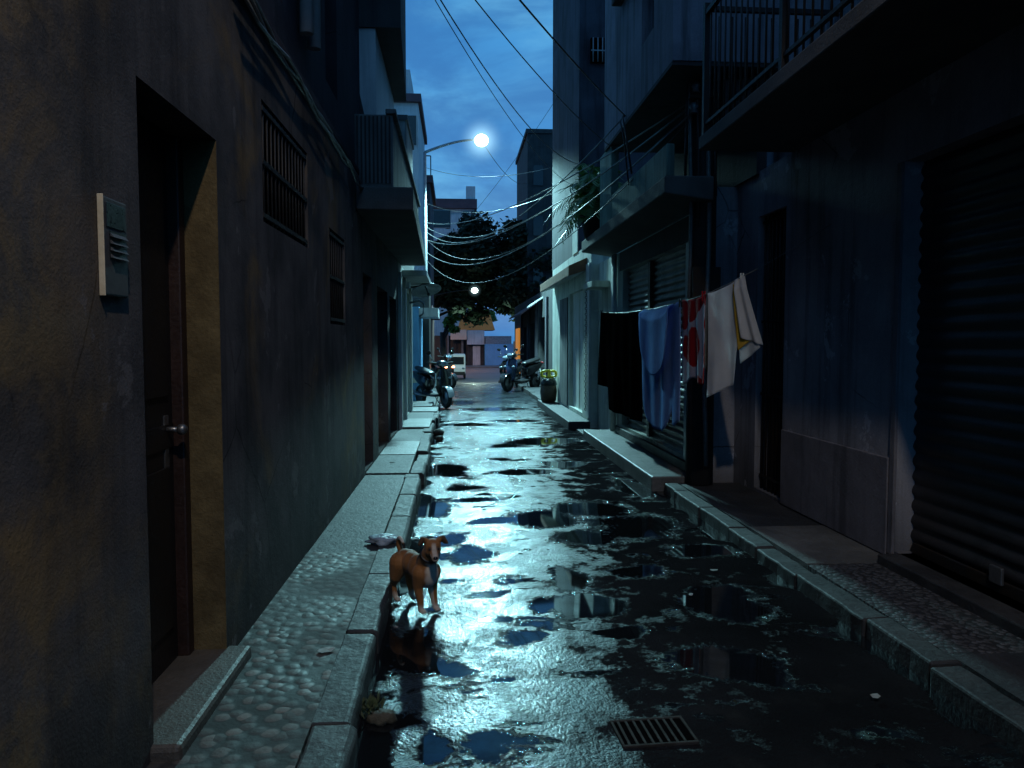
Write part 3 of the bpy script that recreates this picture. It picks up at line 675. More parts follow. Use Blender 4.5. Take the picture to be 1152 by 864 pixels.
# ------------------------------------------------------------------ trees
def tree(name, label, x, y, z0, htrunk, blobs, mat, n, leaf, group='trees past the end of the alley', seed=1):
    rnd = random.Random(seed)
    t = thing(name, label, 'tree', (x,y,z0), 0, group)
    mb = MB().tube([(0,0,0),(.1,.1,htrunk*.5),(0,.1,htrunk)], [.3,.24,.18], 10)
    for bx, by, bz, br in blobs:
        mb.tube([(0,.1,htrunk*.8),(bx*.5,by*.5,(htrunk+bz)*.5),(bx,by,bz)], [.14,.08,.03], 6)
    mb.build('trunk', 'bark', t)
    mb = MB(); tot = sum(b[3]**2 for b in blobs)
    for bx, by, bz, br in blobs:
        for _ in range(int(n*br*br/tot)):
            u = Vector((rnd.gauss(0,1), rnd.gauss(0,1), rnd.gauss(0,1))).normalized()
            r = br*(rnd.random()**.45)*(.8+.35*mnoise.noise(u*2.3+Vector((bx,by,bz))))
            p = Vector((bx,by,bz)) + Vector((u.x*r, u.y*r, u.z*r*.75))
            a = Vector((rnd.gauss(0,1), rnd.gauss(0,1), rnd.gauss(0,.5))).normalized(); b = a.cross(Vector((rnd.gauss(0,1),rnd.gauss(0,1),rnd.gauss(0,1)))).normalized()
            s = leaf*rnd.uniform(.6,1.4)
            mb.quad(p-a*s, p-b*s*.45, p+a*s, p+b*s*.45)
    mb.build('crown', mat, t, recalc=False)
    return t
def shift(dx, b): return [(x+dx, y, z, r) for x, y, z, r in b]
def blobs(n, sx, sy, z0, z1, r0, r1, seed):
    q = random.Random(seed)
    return [(q.uniform(-sx,sx), q.uniform(-sy,sy), q.uniform(z0,z1), q.uniform(r0,r1)) for _ in range(n)]
tree('tree', 'dense dark tree closing the view at the left end of the alley', -2.1, 50, -1.1, 5, shift(1.2, blobs(22, 2.4, 2, 4.2, 9.3, 1.2, 1.9, 2)), 'foliage_dark', 15000, .2, seed=3)
tree('tree', 'broad dark tree with the highest crown in the middle of the far view', 5.0, 52, -1.1, 5, shift(-2.2, blobs(24, 2.5, 2.2, 5.6, 10.2, 1.2, 2.0, 5)), 'foliage_dark', 17000, .2, seed=4)
tree('tree', 'dark tree leaning over the shop row at the far right', 5.7, 48, -1.1, 4, blobs(20, 1.7, 2, 4.2, 9.2, 1.2, 1.9, 8), 'foliage_dark', 14000, .2, seed=6)
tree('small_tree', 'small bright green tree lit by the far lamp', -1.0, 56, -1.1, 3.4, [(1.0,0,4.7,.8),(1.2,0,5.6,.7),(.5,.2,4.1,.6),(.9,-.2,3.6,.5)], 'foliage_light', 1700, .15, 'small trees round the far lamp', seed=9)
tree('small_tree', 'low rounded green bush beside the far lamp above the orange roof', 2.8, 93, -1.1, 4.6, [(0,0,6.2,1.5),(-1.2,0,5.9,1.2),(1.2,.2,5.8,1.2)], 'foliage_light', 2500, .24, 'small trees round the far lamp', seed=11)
# balcony plant
pl = thing('palm_plant', 'bushy potted palm drooping over the balcony edge on the right', 'plant', (2.2,11.75,3.17)); pl.scale = (1.3,1.3,1.15)
MB().lathe([(.001,0),(.15,0),(.2,.3),(.22,.3),(.2,.28),(.001,.26)], seg=20).build('pot', 'concrete_dark', pl)
mb = MB(); q = random.Random(21)
for i in range(64):
    a = q.uniform(0, 2*math.pi); L = q.uniform(.45,.95); el = q.uniform(.15,1.4)
    base = Vector((q.uniform(-.12,.12), q.uniform(-.2,.2), q.uniform(.25,.75)))
    pts = []
    for k in range(8):
        s = k/7; hr = L*s*math.cos(el)*.62; zz = L*s*math.sin(el) - .62*L*s*s
        pts.append(base + Vector((math.cos(a)*hr, math.sin(a)*hr, zz)))
    mb.tube(pts, [.006*(1-.8*k/7) for k in range(8)], 4)
    for k in range(1, 8):
        d = (pts[k]-pts[k-1]).normalized(); sd = d.cross(Vector((0,0,1))); sd = sd.normalized() if sd.length > .01 else Vector((1,0,0))
        for sg in (-1, 1):
            for o2 in (0, .5):
                pb = pts[k-1].lerp(pts[k], o2); tip = pb + (sd*sg*.8 + d*.55 - Vector((0,0,.35)))*L*.23*q.uniform(.7,1.1)
                w = d*.014
                mb.quad(pb-w, pb.lerp(tip,.5)-w*1.1, tip, pb.lerp(tip,.5)+w*1.1)
mb.build('fronds', 'palm', pl, recalc=False)

# ------------------------------------------------------------------ street lamps, poles, wires
def street_lamp(label, loc, glow, arm=1.5, h=6.35, rz=0, bulb=.15, group='street lamps', col=(1,1,1), power=0, size=150, tilt=0, blend=.3, aim=None, halo=0, halo_s=1, mat='galv', soft=.1):
    t = thing('street_lamp', label, 'street lamp', loc, rz, group)
    MB().tube([(0,0,0),(0,0,h)], [.075,.05], 12).lathe([(.001,0),(.13,0),(.13,.08),(.09,.1),(.08,.3)], seg=14).build('pole', mat, t)
    pts = [(arm*(1-math.cos(k*.1*math.pi/2))*1.0 if False else arm*k/10, 0, h + .42*math.sin(k/10*math.pi/2)) for k in range(11)]
    MB().tube(pts, [.045-.0015*k for k in range(11)], 10).build('arm', mat, t)
    hd = MB().lathe([(.001,.11),(.06,.1),(.12,.06),(.17,0),(.16,-.005),(.1,.04),(.001,.05)], (arm+.12,0,h+.42), 20).build('head', 'galv', t)
    mb = MB(); mb.ball((arm+.12,0,h+.4), (bulb,bulb,bulb*.85), 12, 8); mb.build('bulb', glow, t)
    if halo:  # lens glare round the lamp, added as a self-glowing ball
        hm = bpy.data.materials.new('glare_halo'); hm.use_nodes = True; hn = hm.node_tree; hn.nodes.clear()
        ho = hn.nodes.new('ShaderNodeOutputMaterial'); em = hn.nodes.new('ShaderNodeEmission'); em.inputs[0].default_value = (.5,.9,1,1)
        l_ = nd(hn, 'ShaderNodeVectorMath', op='LENGTH', ins={0: objc(hn)}).outputs[1]
        hn.links.new(math_(hn, 'MULTIPLY', math_(hn, 'POWER', math_(hn, 'SUBTRACT', 1.0, math_(hn, 'DIVIDE', l_, halo), clamp=True), 2.6), halo_s), em.inputs[1]); hn.links.new(em.outputs[0], ho.inputs['Volume'])
        MB().ball((0,0,0), halo, 24, 16).build('glare_halo', hm, t).location = (arm+.12,0,h+.4)
    if power:
        ld = bpy.data.lights.new('lamp_beam', 'SPOT'); ld.energy = power; ld.color = col; ld.spot_size = R(size); ld.spot_blend = blend; ld.shadow_soft_size = soft
        lo = bpy.data.objects.new('lamp_beam', ld); C.objects.link(lo); lo.parent = t; lo.location = (arm+.12,0,h+.4-bulb*.85-.12); lo.rotation_euler = (-R(tilt),0,0)
        if aim: lo.rotation_euler = (Vector(aim)-(Vector(loc)+lo.location)).to_track_quat('-Z','Y').to_euler()
    return t
street_lamp('tall lamp on a curved arm, glowing white over the middle of the alley', (-.95,24.2,0), 'lamp_glow', arm=1.66, h=7.5, bulb=.22, col=(.42,.92,1), power=10500, size=108, tilt=23, blend=.25, halo=.85, halo_s=2.2, soft=.3)
street_lamp('small white lamp glowing among the dark trees far down the street', (-1.6,47,-1.0), 'lamp_glow_far', arm=2.65, h=5.35, bulb=.2, col=(.7,1,.85), power=1300, size=160, halo=.5, halo_s=1.3, mat='iron')
street_lamp('warm orange lamp round the corner lighting the cross street', (-5.2,72,-1.1), 'lamp_glow_warm', arm=1.2, h=7, bulb=.22, col=(1,.5,.27), power=1800, size=160)
street_lamp('warm lamp beside the near house behind the viewer', (-1.0,-1.6,.1), emit('lamp_glow_amber', (1,.6,.26), 30), arm=1.5, h=7.0, bulb=.1, col=(1,.87,.72), power=600, size=54, blend=.5, aim=(.15,4,.5))

UP = thing('utility_pole', 'dark utility pole hung with cables standing on the right pavement', 'utility pole', (2.5,7.58,.1))
MB().tube([(0,0,0),(0,0,8.5)], [.14,.125], 14).build('pole', 'wood_pole', UP)
MB().box(-.14,.14,-.16,-.1,1.9,2.2).build('plate', 'iron', UP)
multi('bracket', 'iron', UP, [(-.2,.35,-.16,-.11,3.85,3.92),(-.2,.5,-.16,-.11,4.9,4.97)])
for k, (dx, dy) in enumerate(((-.15,-.06),(-.1,-.13),(.0,-.16),(.08,-.14),(-.17,.0))):
    MB().tube([(dx+.014*math.sin(i*.9+k), dy+.008*math.sin(i*1.3+k*2), (1.9,2.6,.2,2.9,3.1)[k]+i*.36) for i in range(16)], (.02,.015,.024,.017,.013)[k], 6).build('riser_cable', 'cable_grey' if k in (0,2) else 'cable', UP)
for k in range(3): MB().lathe([(.001,0),(.04,0),(.03,.04),(.045,.06),(.02,.1),(.001,.11)], (-.16+.02*k,-.17,3.7+.2*k), 12).build('insulator', 'galv', UP)
tr = thing('cable_junction', 'black cable splice box strapped to the utility pole', 'splice box', (2.72,7.35,3.75))
MB().box(-.15,.15,-.12,.12,-.2,.35).build('box', 'black_plastic', tr, bevel=.03)

def wire(p0, p1, sag, r, mat, label, n=22, mid=None):
    a, b = Vector(p0), Vector(p1); pts = []
    for i in range(n+1):
        t = i/n; p = a.lerp(b, t); p.z -= sag*4*t*(1-t); pts.append(p)
    o = MB().tube(pts, r*.72, 5).build('overhead_wire', mat)
    return tag(o, label, 'wire', 'overhead wires')
PR = (2.4,7.45); PLx, PLy = -.9, 24.1
for k, (z0, z1, sg, mt, r, lb) in enumerate((
    (3.98, 5.3, .45, 'cable_grey', .013, 'pale wire crossing the alley, highest of those tied between the two poles'),
    (3.93, 5.15, .75, 'cable_grey', .011, 'pale wire crossing the alley just under the highest one'),
    (3.9, 4.75, .6, 'cable_grey', .011, 'pale wire crossing the alley in the middle of the tied wires'),
    (3.84, 4.75, 1.0, 'cable', .010, 'thin dark wire sagging between the pale crossing wires'),
    (3.8, 4.35, .85, 'cable_grey', .012, 'pale sagging wire low among those tied between the two poles'),
    (3.72, 4.1, 1.1, 'cable', .010, 'lowest dark wire sagging in front of the trees'))):
    wire((PR[0]-.02*k, PR[1], z0), (PLx, PLy-.06*k, z1), sg, r, mt, lb)
BRK = (2.0, 8.95, 4.22)
wire((-1.15, 1.9, 3.95), BRK, .1, .011, 'cable', 'thick black wire slanting across the sky to the concrete house')
wire((-1.15, 2.6, 4.3), (2.0, 9.6, 4.0), .22, .007, 'cable', 'thin black wire slanting across the sky below the thick one')
wire((-1.15, 3.3, 4.9), (2.35, 14.7, 5.0), .55, .009, 'cable', 'black wire dipping furthest across the open sky')
wire((-1.15, 3.1, 4.85), (2.35, 14.9, 4.6), .5, .006, 'cable', 'thin twin wire running beside the furthest dipping wire')
wire(BRK, (PLx, PLy, 5.0), .8, .012, 'cable_grey', 'pale wire from the concrete house bracket curving down to the lamp pole')
wire((.83, 24.2, 7.9), (4.36, 46.2, 11.2), .5, .015, 'cable', 'faint wire running from the lamp head to the dark tower')
wire((PLx, PLy, 7.0), (2.37, 19.0, 5.9), .25, .010, 'cable_grey', 'faint pale wire level across the sky under the lamp')
wire((PLx, PLy, 5.9), (2.37, 16.5, 4.9), .4, .008, 'cable', 'dark wire level across the trees to the tower house')
wire((2.37, 17.5, 7.2), (-.9, 24.1, 4.1), .3, .007, 'cable', 'thin dark wire rising steeply from the lamp pole to the tower house')
wb = MB().tube([(2.0,8.95,4.22),(1.96,8.9,4.18),(1.97,8.8,4.0),(2.04,8.75,3.5)], .012, 6)
wb.tube([(2.0,9.0,4.25),(1.95,8.98,4.16),(1.99,8.95,3.95),(2.04,8.9,3.4)], .009, 6)
tag(wb.build('drop_cable', 'cable'), 'black cables looping down from the concrete house bracket to its parapet', 'cable')

# ------------------------------------------------------------------ washing line
A0, A1, A2 = Vector((2.33,13.15,2.12)), Vector((2.16,6.42,1.965)), Vector((2.925,5.77,2.47))
def line_pt(y):
    """point of the washing line: sags a little on both spans"""
    if y >= A1.y:
        t = (A0.y-y)/(A0.y-A1.y); p = A0.lerp(A1, t); p.z -= .10*4*t*(1-t)
    else:
        t = (A1.y-y)/(A1.y-A2.y); p = A1.lerp(A2, t); p.z -= .03*4*t*(1-t)
    return p
mb = MB().tube([line_pt(13.15-i*.185) for i in range(41)], .003, 5)
tag(mb.build('washing_line', 'cable_grey'), 'thin washing line strung from the lit pilaster past the utility pole to the house wall', 'washing line')
mb = MB().tube([(2.16,6.42,1.965),(2.3,6.9,1.92),(2.44,7.5,1.9)], .008, 6)
mb.build('line_hook', 'iron', UP).location = (-2.5,-7.58,-.1)

def cloth(name, mat, ya, yb, drop, parent=None, nu=44, nv=40, folds=5, amp=.05, seed=0, off=0.0, both=.0, sl=None):
    """hangs from the line between depths ya and yb; drop(u) is the length below the line"""
    q = random.Random(seed); ph = [q.uniform(0,6.28) for _ in range(6)]
    bm = bmesh.new(); rows = []
    for i in range(nu+1):
        u = i/nu; p = line_pt(ya+(yb-ya)*u); t = (line_pt(ya+(yb-ya)*u+.01)-line_pt(ya+(yb-ya)*u-.01)); t.z = 0; t.normalize()
        nrm = Vector((-t.y, t.x, 0)); nrm = -nrm if nrm.x > 0 else nrm
        L = drop(u); col = []
        for j in range(nv+1):
            v = j/nv
            d = amp*(v**.7)*(math.sin(u*folds*6.28+ph[0]+v*.9)*.6 + math.sin(u*folds*2.37*6.28+ph[1]-v*1.3)*.28 + .3*math.sin(u*3+v*4+ph[2]))
            d += .006*math.sin(u*folds*13+ph[3])
            s = (sl(u, v) if sl else 0)
            w = p + nrm*(d+off*min(1, v*6)) + t*s; w.z -= L*v + .012*math.sin(u*folds*3.1+ph[4])*(1-v)
            col.append(bm.verts.new(w))
        rows.append(col)
    for i in range(nu):
        for j in range(nv):
            bm.faces.new([rows[i][j],rows[i][j+1],rows[i+1][j+1],rows[i+1][j]]).smooth = True
    me = bpy.data.meshes.new(name); bm.to_mesh(me); bm.free(); me.materials.append(M[mat])
    o = bpy.data.objects.new(name, me); C.objects.link(o)
    if parent: o.parent = parent
    md = o.modifiers.new('thick', 'SOLIDIFY'); md.thickness = .006
    return o
def sstep(a, b, x):
    t = min(1, max(0, (x-a)/(b-a))); return t*t*(3-2*t)
tag(cloth('hanging_sheet', 'black_cloth', 11.9, 8.95, lambda u: 1.16 + .32*sstep(.2,.24,u) - .14*u, folds=2.3, amp=.04, seed=1, sl=lambda u,v: .12*v*(1-u)), 'black cloth hanging at the far end of the washing line', 'laundry', 'washing on the line')
bt = cloth('hanging_towel', 'blue_cloth', 8.9, 7.25, lambda u: .92 + .42*(1-abs(2*min(1,u/.84)-1.05)**4) if u < .84 else 1.2+.03*math.sin(u*30), folds=1.6, amp=.02, seed=2, nu=60)
tag(bt, 'long blue towel folded over the washing line with a rounded hem', 'towel', 'washing on the line')
cloth('folded_flap', 'blue_cloth', 8.85, 7.5, lambda u: .14 + .6*max(0, 1-abs(2*u-1)**2.4)**.6, bt, folds=1, amp=.012, seed=4, off=.05)
tag(cloth('hanging_cloth', 'red_cloth', 7.2, 6.45, lambda u: .76+.03*math.sin(u*9), folds=1.5, amp=.014, seed=5), 'white cloth with big red blotches between the blue towel and white sheet', 'laundry', 'washing on the line')
ws = cloth('hanging_cloth', 'white_cloth', 6.41, 6.215, lambda u: .9 - .02*u if u < .8 else .89-.4*sstep(.8,1,u), folds=1.2, amp=.03, seed=6, sl=lambda u,v: .02*v*sstep(.3,1,u))
tag(ws, 'white cloth with a yellow fold, nearest on the washing line', 'laundry', 'washing on the line')
cloth('draped_corner', 'white_cloth', 6.26, 6.205, lambda u: .48+.1*u, ws, nu=16, folds=.8, amp=.025, seed=7, off=.05, sl=lambda u,v: -(.08+.1*u)*v)
cloth('yellow_fold', 'yellow_cloth', 6.27, 6.205, lambda u: .58-.08*u, ws, nu=12, folds=.6, amp=.02, seed=8, off=.03, sl=lambda u,v: -(.06+.06*u)*v)
cloth('hanging_fold', 'white_cloth', 6.255, 6.205, lambda u: .7-.1*u, ws, nu=12, folds=.6, amp=.03, seed=9, off=.015, sl=lambda u,v: -(.05+.1*u)*v)
k = 0
for y, lb in ((11.85,'dark peg at the far end of the black cloth'),(8.93,'dark peg between the black cloth and blue towel'),(7.24,'dark peg between the blue towel and red blotched cloth'),(6.5,'red peg at the top of the red blotched cloth'),(6.22,'pale peg at the near corner of the white cloth')):
    p = line_pt(y); pg = MB().box(p.x-.016,p.x-.006,p.y-.008,p.y+.008,p.z-.05,p.z+.035); pg.box(p.x+.006,p.x+.016,p.y-.008,p.y+.008,p.z-.05,p.z+.035); pg.box(p.x-.006,p.x+.006,p.y-.007,p.y+.007,p.z+.004,p.z+.014)
    tag(pg.build('clothes_peg', ('black_plastic','black_plastic','black_plastic','red_cloth','white_paint')[k], bevel=.002), lb, 'clothes peg', 'pegs on the washing line'); k += 1

# ------------------------------------------------------------------ scooters
def scooter(label, loc, rz, body='black_gloss', group='parked scooters'):
    """local +x is forward; wheel contact at z=0"""
    t = thing('scooter', label, 'scooter', loc, rz, group)
    for n_, x in (('front_wheel', .62), ('rear_wheel', -.6)):
        w = MB().torus((x,0,.235), .185, .052, 'y', 28, 10).build(n_, 'rubber', t)
        mb = MB().lathe([(.04,-.05),(.15,-.03),(.17,-.02),(.17,.02),(.15,.03),(.04,.05)], (x,0,.235), 24, 'y')
        for a in range(5): mb.tube([(x,0,.235),(x+.16*math.cos(a*1.257),0,.235+.16*math.sin(a*1.257))], .018, 6)
        mb.build('rim', 'steel', w)
    mb = MB()
    n = 12
    for j in range(2): pass
    pr = [(.62+.265*math.cos(a), .235+.265*math.sin(a)) for a in [R(5+k*14) for k in range(11)]]
    pr += [(.62+.245*math.cos(a), .235+.245*math.sin(a)) for a in [R(5+k*14) for k in range(10,-1,-1)]]
    mb.prism(pr, 'y', -.075, .075).build('front_fender', 'white_gloss', t, bevel=.02)
    # fork and steering column
    mb = MB()
    for s in (-1, 1): mb.tube([(.62,s*.07,.235),(.5,s*.06,.62)], .022, 8)
    mb.tube([(.5,0,.6),(.38,0,.98)], .035, 10).build('fork', 'black_plastic', t)
    # apron: swept shield
    def slab_loft(sections, name, mat, par, sub=2):
        bm = bmesh.new(); rr = []
        for x, z, hw, hh in sections:
            rr.append([bm.verts.new((x+dx*hh, y*hw, z+dz*hh)) for y, dx, dz in ((-1,0,-.5),(-1,0,.5),(-.5,0,.9),(.5,0,.9),(1,0,.5),(1,0,-.5),(.5,0,-.9),(-.5,0,-.9))])
        for i in range(len(rr)-1):
            for k in range(8): bm.faces.new([rr[i][k], rr[i][(k+1)%8], rr[i+1][(k+1)%8], rr[i+1][k]]).smooth = True
        bm.faces.new(rr[0]); bm.faces.new(rr[-1][::-1])
        bmesh.ops.recalc_face_normals(bm, faces=bm.faces)
        me = bpy.data.meshes.new(name); bm.to_mesh(me); bm.free(); me.materials.append(M[mat])
        for p_ in me.polygons: p_.use_smooth = True
        o = bpy.data.objects.new(name, me); C.objects.link(o); o.parent = par
        md = o.modifiers.new('smooth', 'SUBSURF'); md.levels = sub; md.render_levels = sub
        return o
    ap = MB()
    secs = [(.47,.3,.13),(.5,.45,.19),(.49,.62,.23),(.44,.78,.2),(.4,.9,.14)]
    rows = []
    for x, z, hw in secs:
        rows.append([ap.bm.verts.new((x+.1*(1-(y)**2)+.0, y*hw, z)) for y in (-1,-.6,-.2,.2,.6,1)])
    for i in range(4):
        for k_ in range(5): ap.bm.faces.new([rows[i][k_],rows[i][k_+1],rows[i+1][k_+1],rows[i+1][k_]]).smooth = True
    o = ap.build('apron', body, t)
    md = o.modifiers.new('s', 'SUBSURF'); md.levels = 2; md.render_levels = 2
    md = o.modifiers.new('t', 'SOLIDIFY'); md.thickness = .03
    # footboard, body, seat, tail
    slab_loft([(.5,.3,.14,.05),(.3,.26,.16,.04),(-.1,.27,.17,.05),(-.3,.34,.15,.08)], 'footboard', 'black_plastic', t)
    slab_loft([(-.08,.5,.12,.18),(-.25,.55,.17,.2),(-.55,.62,.17,.16),(-.82,.72,.11,.09),(-.92,.75,.05,.04)], 'body', body, t)
    slab_loft([(-.02,.75,.08,.05),(-.2,.77,.14,.06),(-.45,.82,.14,.06),(-.72,.87,.11,.055),(-.8,.88,.07,.04)], 'seat', 'black_plastic', t)
    slab_loft([(.55,.97,.1,.05),(.47,.99,.14,.1),(.36,1.0,.11,.08),(.3,1.01,.06,.03)], 'handlebar_cowl', body, t)
    MB().ball((.545,0,.98), (.03,.1,.065), 16, 10).build('headlight', 'headlight_glass', t)
    for s in (-1, 1):
        MB().ball((.56,s*.15,.68), (.025,.05,.03), 12, 8).build('indicator', 'headlight_glass', t)
        MB().tube([(.38,s*.1,1.0),(.34,s*.33,1.02)], .017, 8).build('grip', 'rubber', t)
        m_ = MB().tube([(.38,s*.17,1.03),(.36,s*.27,1.2)], .007, 6).build('mirror_stalk', 'chrome', t)
        MB().ball((.36,s*.3,1.24), (.012,.065,.045), 14, 8).build('mirror', 'black_gloss', m_)
        MB().box(.5,.53,s*.2-.008,s*.2+.008,.5,.78, Matrix.Rotation(R(0),4,'Y')).build('side_strip', 'white_gloss', t, bevel=.006)
    MB().ball((-.91,0,.76), (.03,.09,.035), 14, 8).build('tail_light', surf('red_lens_'+label[:6], (.3,.02,.02), (.25,.02,.02), 9, .2, 0), t)
    MB().box(-.96,-.945,-.08,.08,.5,.62).build('number_plate', 'white_paint', t, bevel=.004)
    MB().tube([(-.1,-.13,.24),(-.4,-.17,.25),(-.6,-.18,.3),(-.88,-.18,.36)], [.02,.05,.055,.04], 12).build('exhaust', 'steel', t)
    MB().tube([(-.6,.1,.235),(-.62,.12,.52)], .025, 8).build('shock', 'chrome', t)
    MB().tube([(-.1,.1,.24),(-.06,.22,.01)], .011, 6).build('kickstand', 'iron', t)
    return t
s0 = scooter('black scooter with a white front fender parked nose out by the left pale house', (-.56,18.36,0), R(-60))
s0.scale = (1.05,)*3
s1 = dup(s0, (-.6,25.4,gz(25.2)+.03), R(-48), 'black scooter with a glowing red tail light behind the white fendered one', swap={'tail_light':'tail_red','front_fender':'black_gloss','indicator':'tail_orange','side_strip':'black_gloss'})
s2 = dup(s0, (2.1,24.1,0), R(-133), 'dark blue scooter facing the camera by the right kerb', swap={'apron':'navy_gloss','front_fender':'black_gloss','body':'black_gloss','side_strip':'black_gloss'})
s2.scale = (1.15,)*3
s3 = dup(s0, (1.9,25.9,gz(25.9)+.01), R(-115), 'black scooter half hidden behind the dark blue one on the right', swap={'front_fender':'black_gloss','side_strip':'black_gloss'})

# ------------------------------------------------------------------ white van at the end
v = thing('van', 'small white microvan facing the alley beyond the scooters', 'van', (.02,56,-1.1))
prof = [(-1.7,.35),(-1.7,.8),(-1.55,.98),(-1.2,1.68),(-1.0,1.8),(1.5,1.8),(1.65,1.6),(1.65,.35)]
mb = MB(); mb.prism(prof, 'x', -.66, .66); mb.build('body', 'white_gloss', v, bevel=.09, segs=3)
MB().prism([(-1.53,1.06),(-1.25,1.6),(-1.27,1.6),(-1.55,1.06)], 'x', -.55, .55).build('windscreen', 'glass_dark', v)
MB().box(-.62,.62,-1.76,-1.69,.3,.55).build('bumper', 'black_plastic', v, bevel=.03)
for s in (-1, 1):
    MB().ball((s*.5,-1.7,.78), (.1,.04,.08), 12, 8).build('headlight', 'headlight_glass', v)
    for y in (-1.15, 1.1):
        w = MB().torus((s*.6,y,.28), .2, .08, 'x', 20, 8).build('wheel', 'rubber', v)
    MB().box(s*.66-.008, s*.66+.008, -.9, .9, 1.1, 1.6).build('side_window', 'glass_dark', v)
    MB().box(s*.68, s*.8, -1.2,-1.15,1.1,1.25).build('mirror', 'black_plastic', v)

# ------------------------------------------------------------------ bin with yellow handle by the right step
bn = thing('plastic_drum', 'dark brown drum with a yellow ring handle standing on the far right step', 'drum', (2.16,17.55,.15))
MB().lathe([(.001,0),(.15,0),(.18,.06),(.2,.25),(.18,.42),(.13,.46),(.12,.48),(.001,.49)], seg=24).build('drum', 'brown_bin', bn)
MB().lathe([(.19,.4),(.205,.42),(.17,.52),(.06,.55),(.001,.55)], seg=24).build('lid', 'black_plastic', bn)
mb = MB()
pts = [(.17*math.copysign(abs(math.cos(a))**.6, math.cos(a)), -.03, .66+.075*math.copysign(abs(math.sin(a))**.6, math.sin(a))) for a in [k*2*math.pi/20 for k in range(21)]]
mb.tube(pts, .032, 8); mb.box(-.02,.05,-.05,-.01,.6,.72); mb.tube([(-.1,-.03,.6),(-.1,0,.52)], .02).tube([(.1,-.03,.6),(.1,0,.52)], .02)
mb.build('handle', 'yellow_plastic', bn)
mb = MB().ball((-.12,-.1,.55), (.04,.03,.02), 8, 6); mb.ball((.13,-.08,.56), (.03,.03,.03), 8, 6); mb.build('cap', 'white_paint', bn)

# ------------------------------------------------------------------ drain grate, litter
gt = thing('drain_grate', 'dark iron drain grate with parallel slots set in the wet road', 'drain grate', (.775,2.87,.006), R(3)); gt.scale = (.92,.9,1)
mb = MB().box(-.165,.165,-.115,-.1,-.02,.006); mb.box(-.165,.165,.1,.115,-.02,.006); mb.box(-.165,-.152,-.1,.1,-.02,.006); mb.box(.152,.165,-.1,.1,-.02,.006)
mb.build('frame', 'cast_iron', gt, bevel=.003)
multi('bar', 'cast_iron', gt, [(-.137+k*.0345,-.126+k*.0345,-.099,.099,.0008,.0045) for k in range(8)])
MB().box(-.152,.152,-.1,.1,-.02,.0005).build('pit', 'dark_void', gt)
def lump(name, mat, loc, r, label, cat, seed, group=None, nz=.35, freq=3):
    mb = MB(); bmesh.ops.create_icosphere(mb.bm, subdivisions=3, radius=1)
    for v_ in mb.bm.verts:
        k_ = 1+nz*mnoise.noise(v_.co*freq+Vector((seed,0,0)))
        v_.co = Vector((v_.co.x*r[0]*k_, v_.co.y*r[1]*k_, v_.co.z*r[2]*k_))
    for f in mb.bm.faces: f.smooth = True
    o = mb.build(name, mat); o.location = loc
    return tag(o, label, cat, group)
lump('plastic_bag', 'bag', (-.53,5.4,.135), (.12,.09,.035), 'flattened pale plastic bag on the left kerb behind the dog', 'bag', 3, nz=.5, freq=2)
lump('rubble_lump', 'rubble', (-.31,3.05,.012), (.06,.045,.03), 'mossy brown lump of rubble in the left gutter', 'rubble', 5)
lump('rubble_lump', 'rubble', (-.3,12.7,.03), (.09,.1,.06), 'larger broken stone fallen in the far left gutter', 'rubble', 6)
lump('rubble_lump', 'rubble', (-.26,11.9,.03), (.06,.08,.05), 'smaller broken stone in the far left gutter', 'rubble', 8)
wd = thing('weed_tuft', 'low green weed tuft growing where the left kerb meets the road', 'weed', (-.36,3.1,.01))
mb = MB(); q = random.Random(5)
for i in range(70):
    a = q.uniform(0,6.28); l = q.uniform(.03,.07); b0 = Vector((q.uniform(-.04,.04), q.uniform(-.06,.06), 0)); d_ = Vector((math.cos(a)*.7, math.sin(a)*.7, .8))*l
    sd = Vector((-math.sin(a), math.cos(a), 0))*.006; mb.quad(b0-sd, b0+d_*.6-sd, b0+d_, b0+d_*.6+sd)
mb.build('blades', 'moss', wd, recalc=False)
for (x, y, z, s, rz, lb) in ((-.61,3.5,.117,.05,.4,'small torn paper scrap on the pebble pavement left of the dog'),(1.73,4.9,.014,.035,.2,'tiny white paper scrap far out on the right side of the road'),(1.42,4.43,.014,.025,1.0,'tiny pale paper scrap near the middle of the dark road'),(1.81,3.08,.014,.03,.7,'tiny pale scrap on the road near the right kerb'),(-.33,4.02,.016,.016,.5,'tiny bright scrap in the gutter below the dog'),(-.76,9.0,.132,.05,.9,'pale litter scrap on the far left paving')):
    mb = MB(); q = random.Random(int(x*100)); pts = [(s*math.cos(a)*q.uniform(.6,1.2), s*.7*math.sin(a)*q.uniform(.6,1.2), q.uniform(.0,.008)) for a in [k*1.047 for k in range(6)]]
    c_ = mb.bm.verts.new((0,0,.006)); vs = [mb.bm.verts.new(p) for p in pts]
    for i in range(6): mb.bm.faces.new([c_, vs[i], vs[(i+1)%6]])
    o = mb.build('paper_scrap', 'paper'); o.location = (x,y,z); o.rotation_euler = (0,0,rz); tag(o, lb, 'litter', 'scraps of litter')

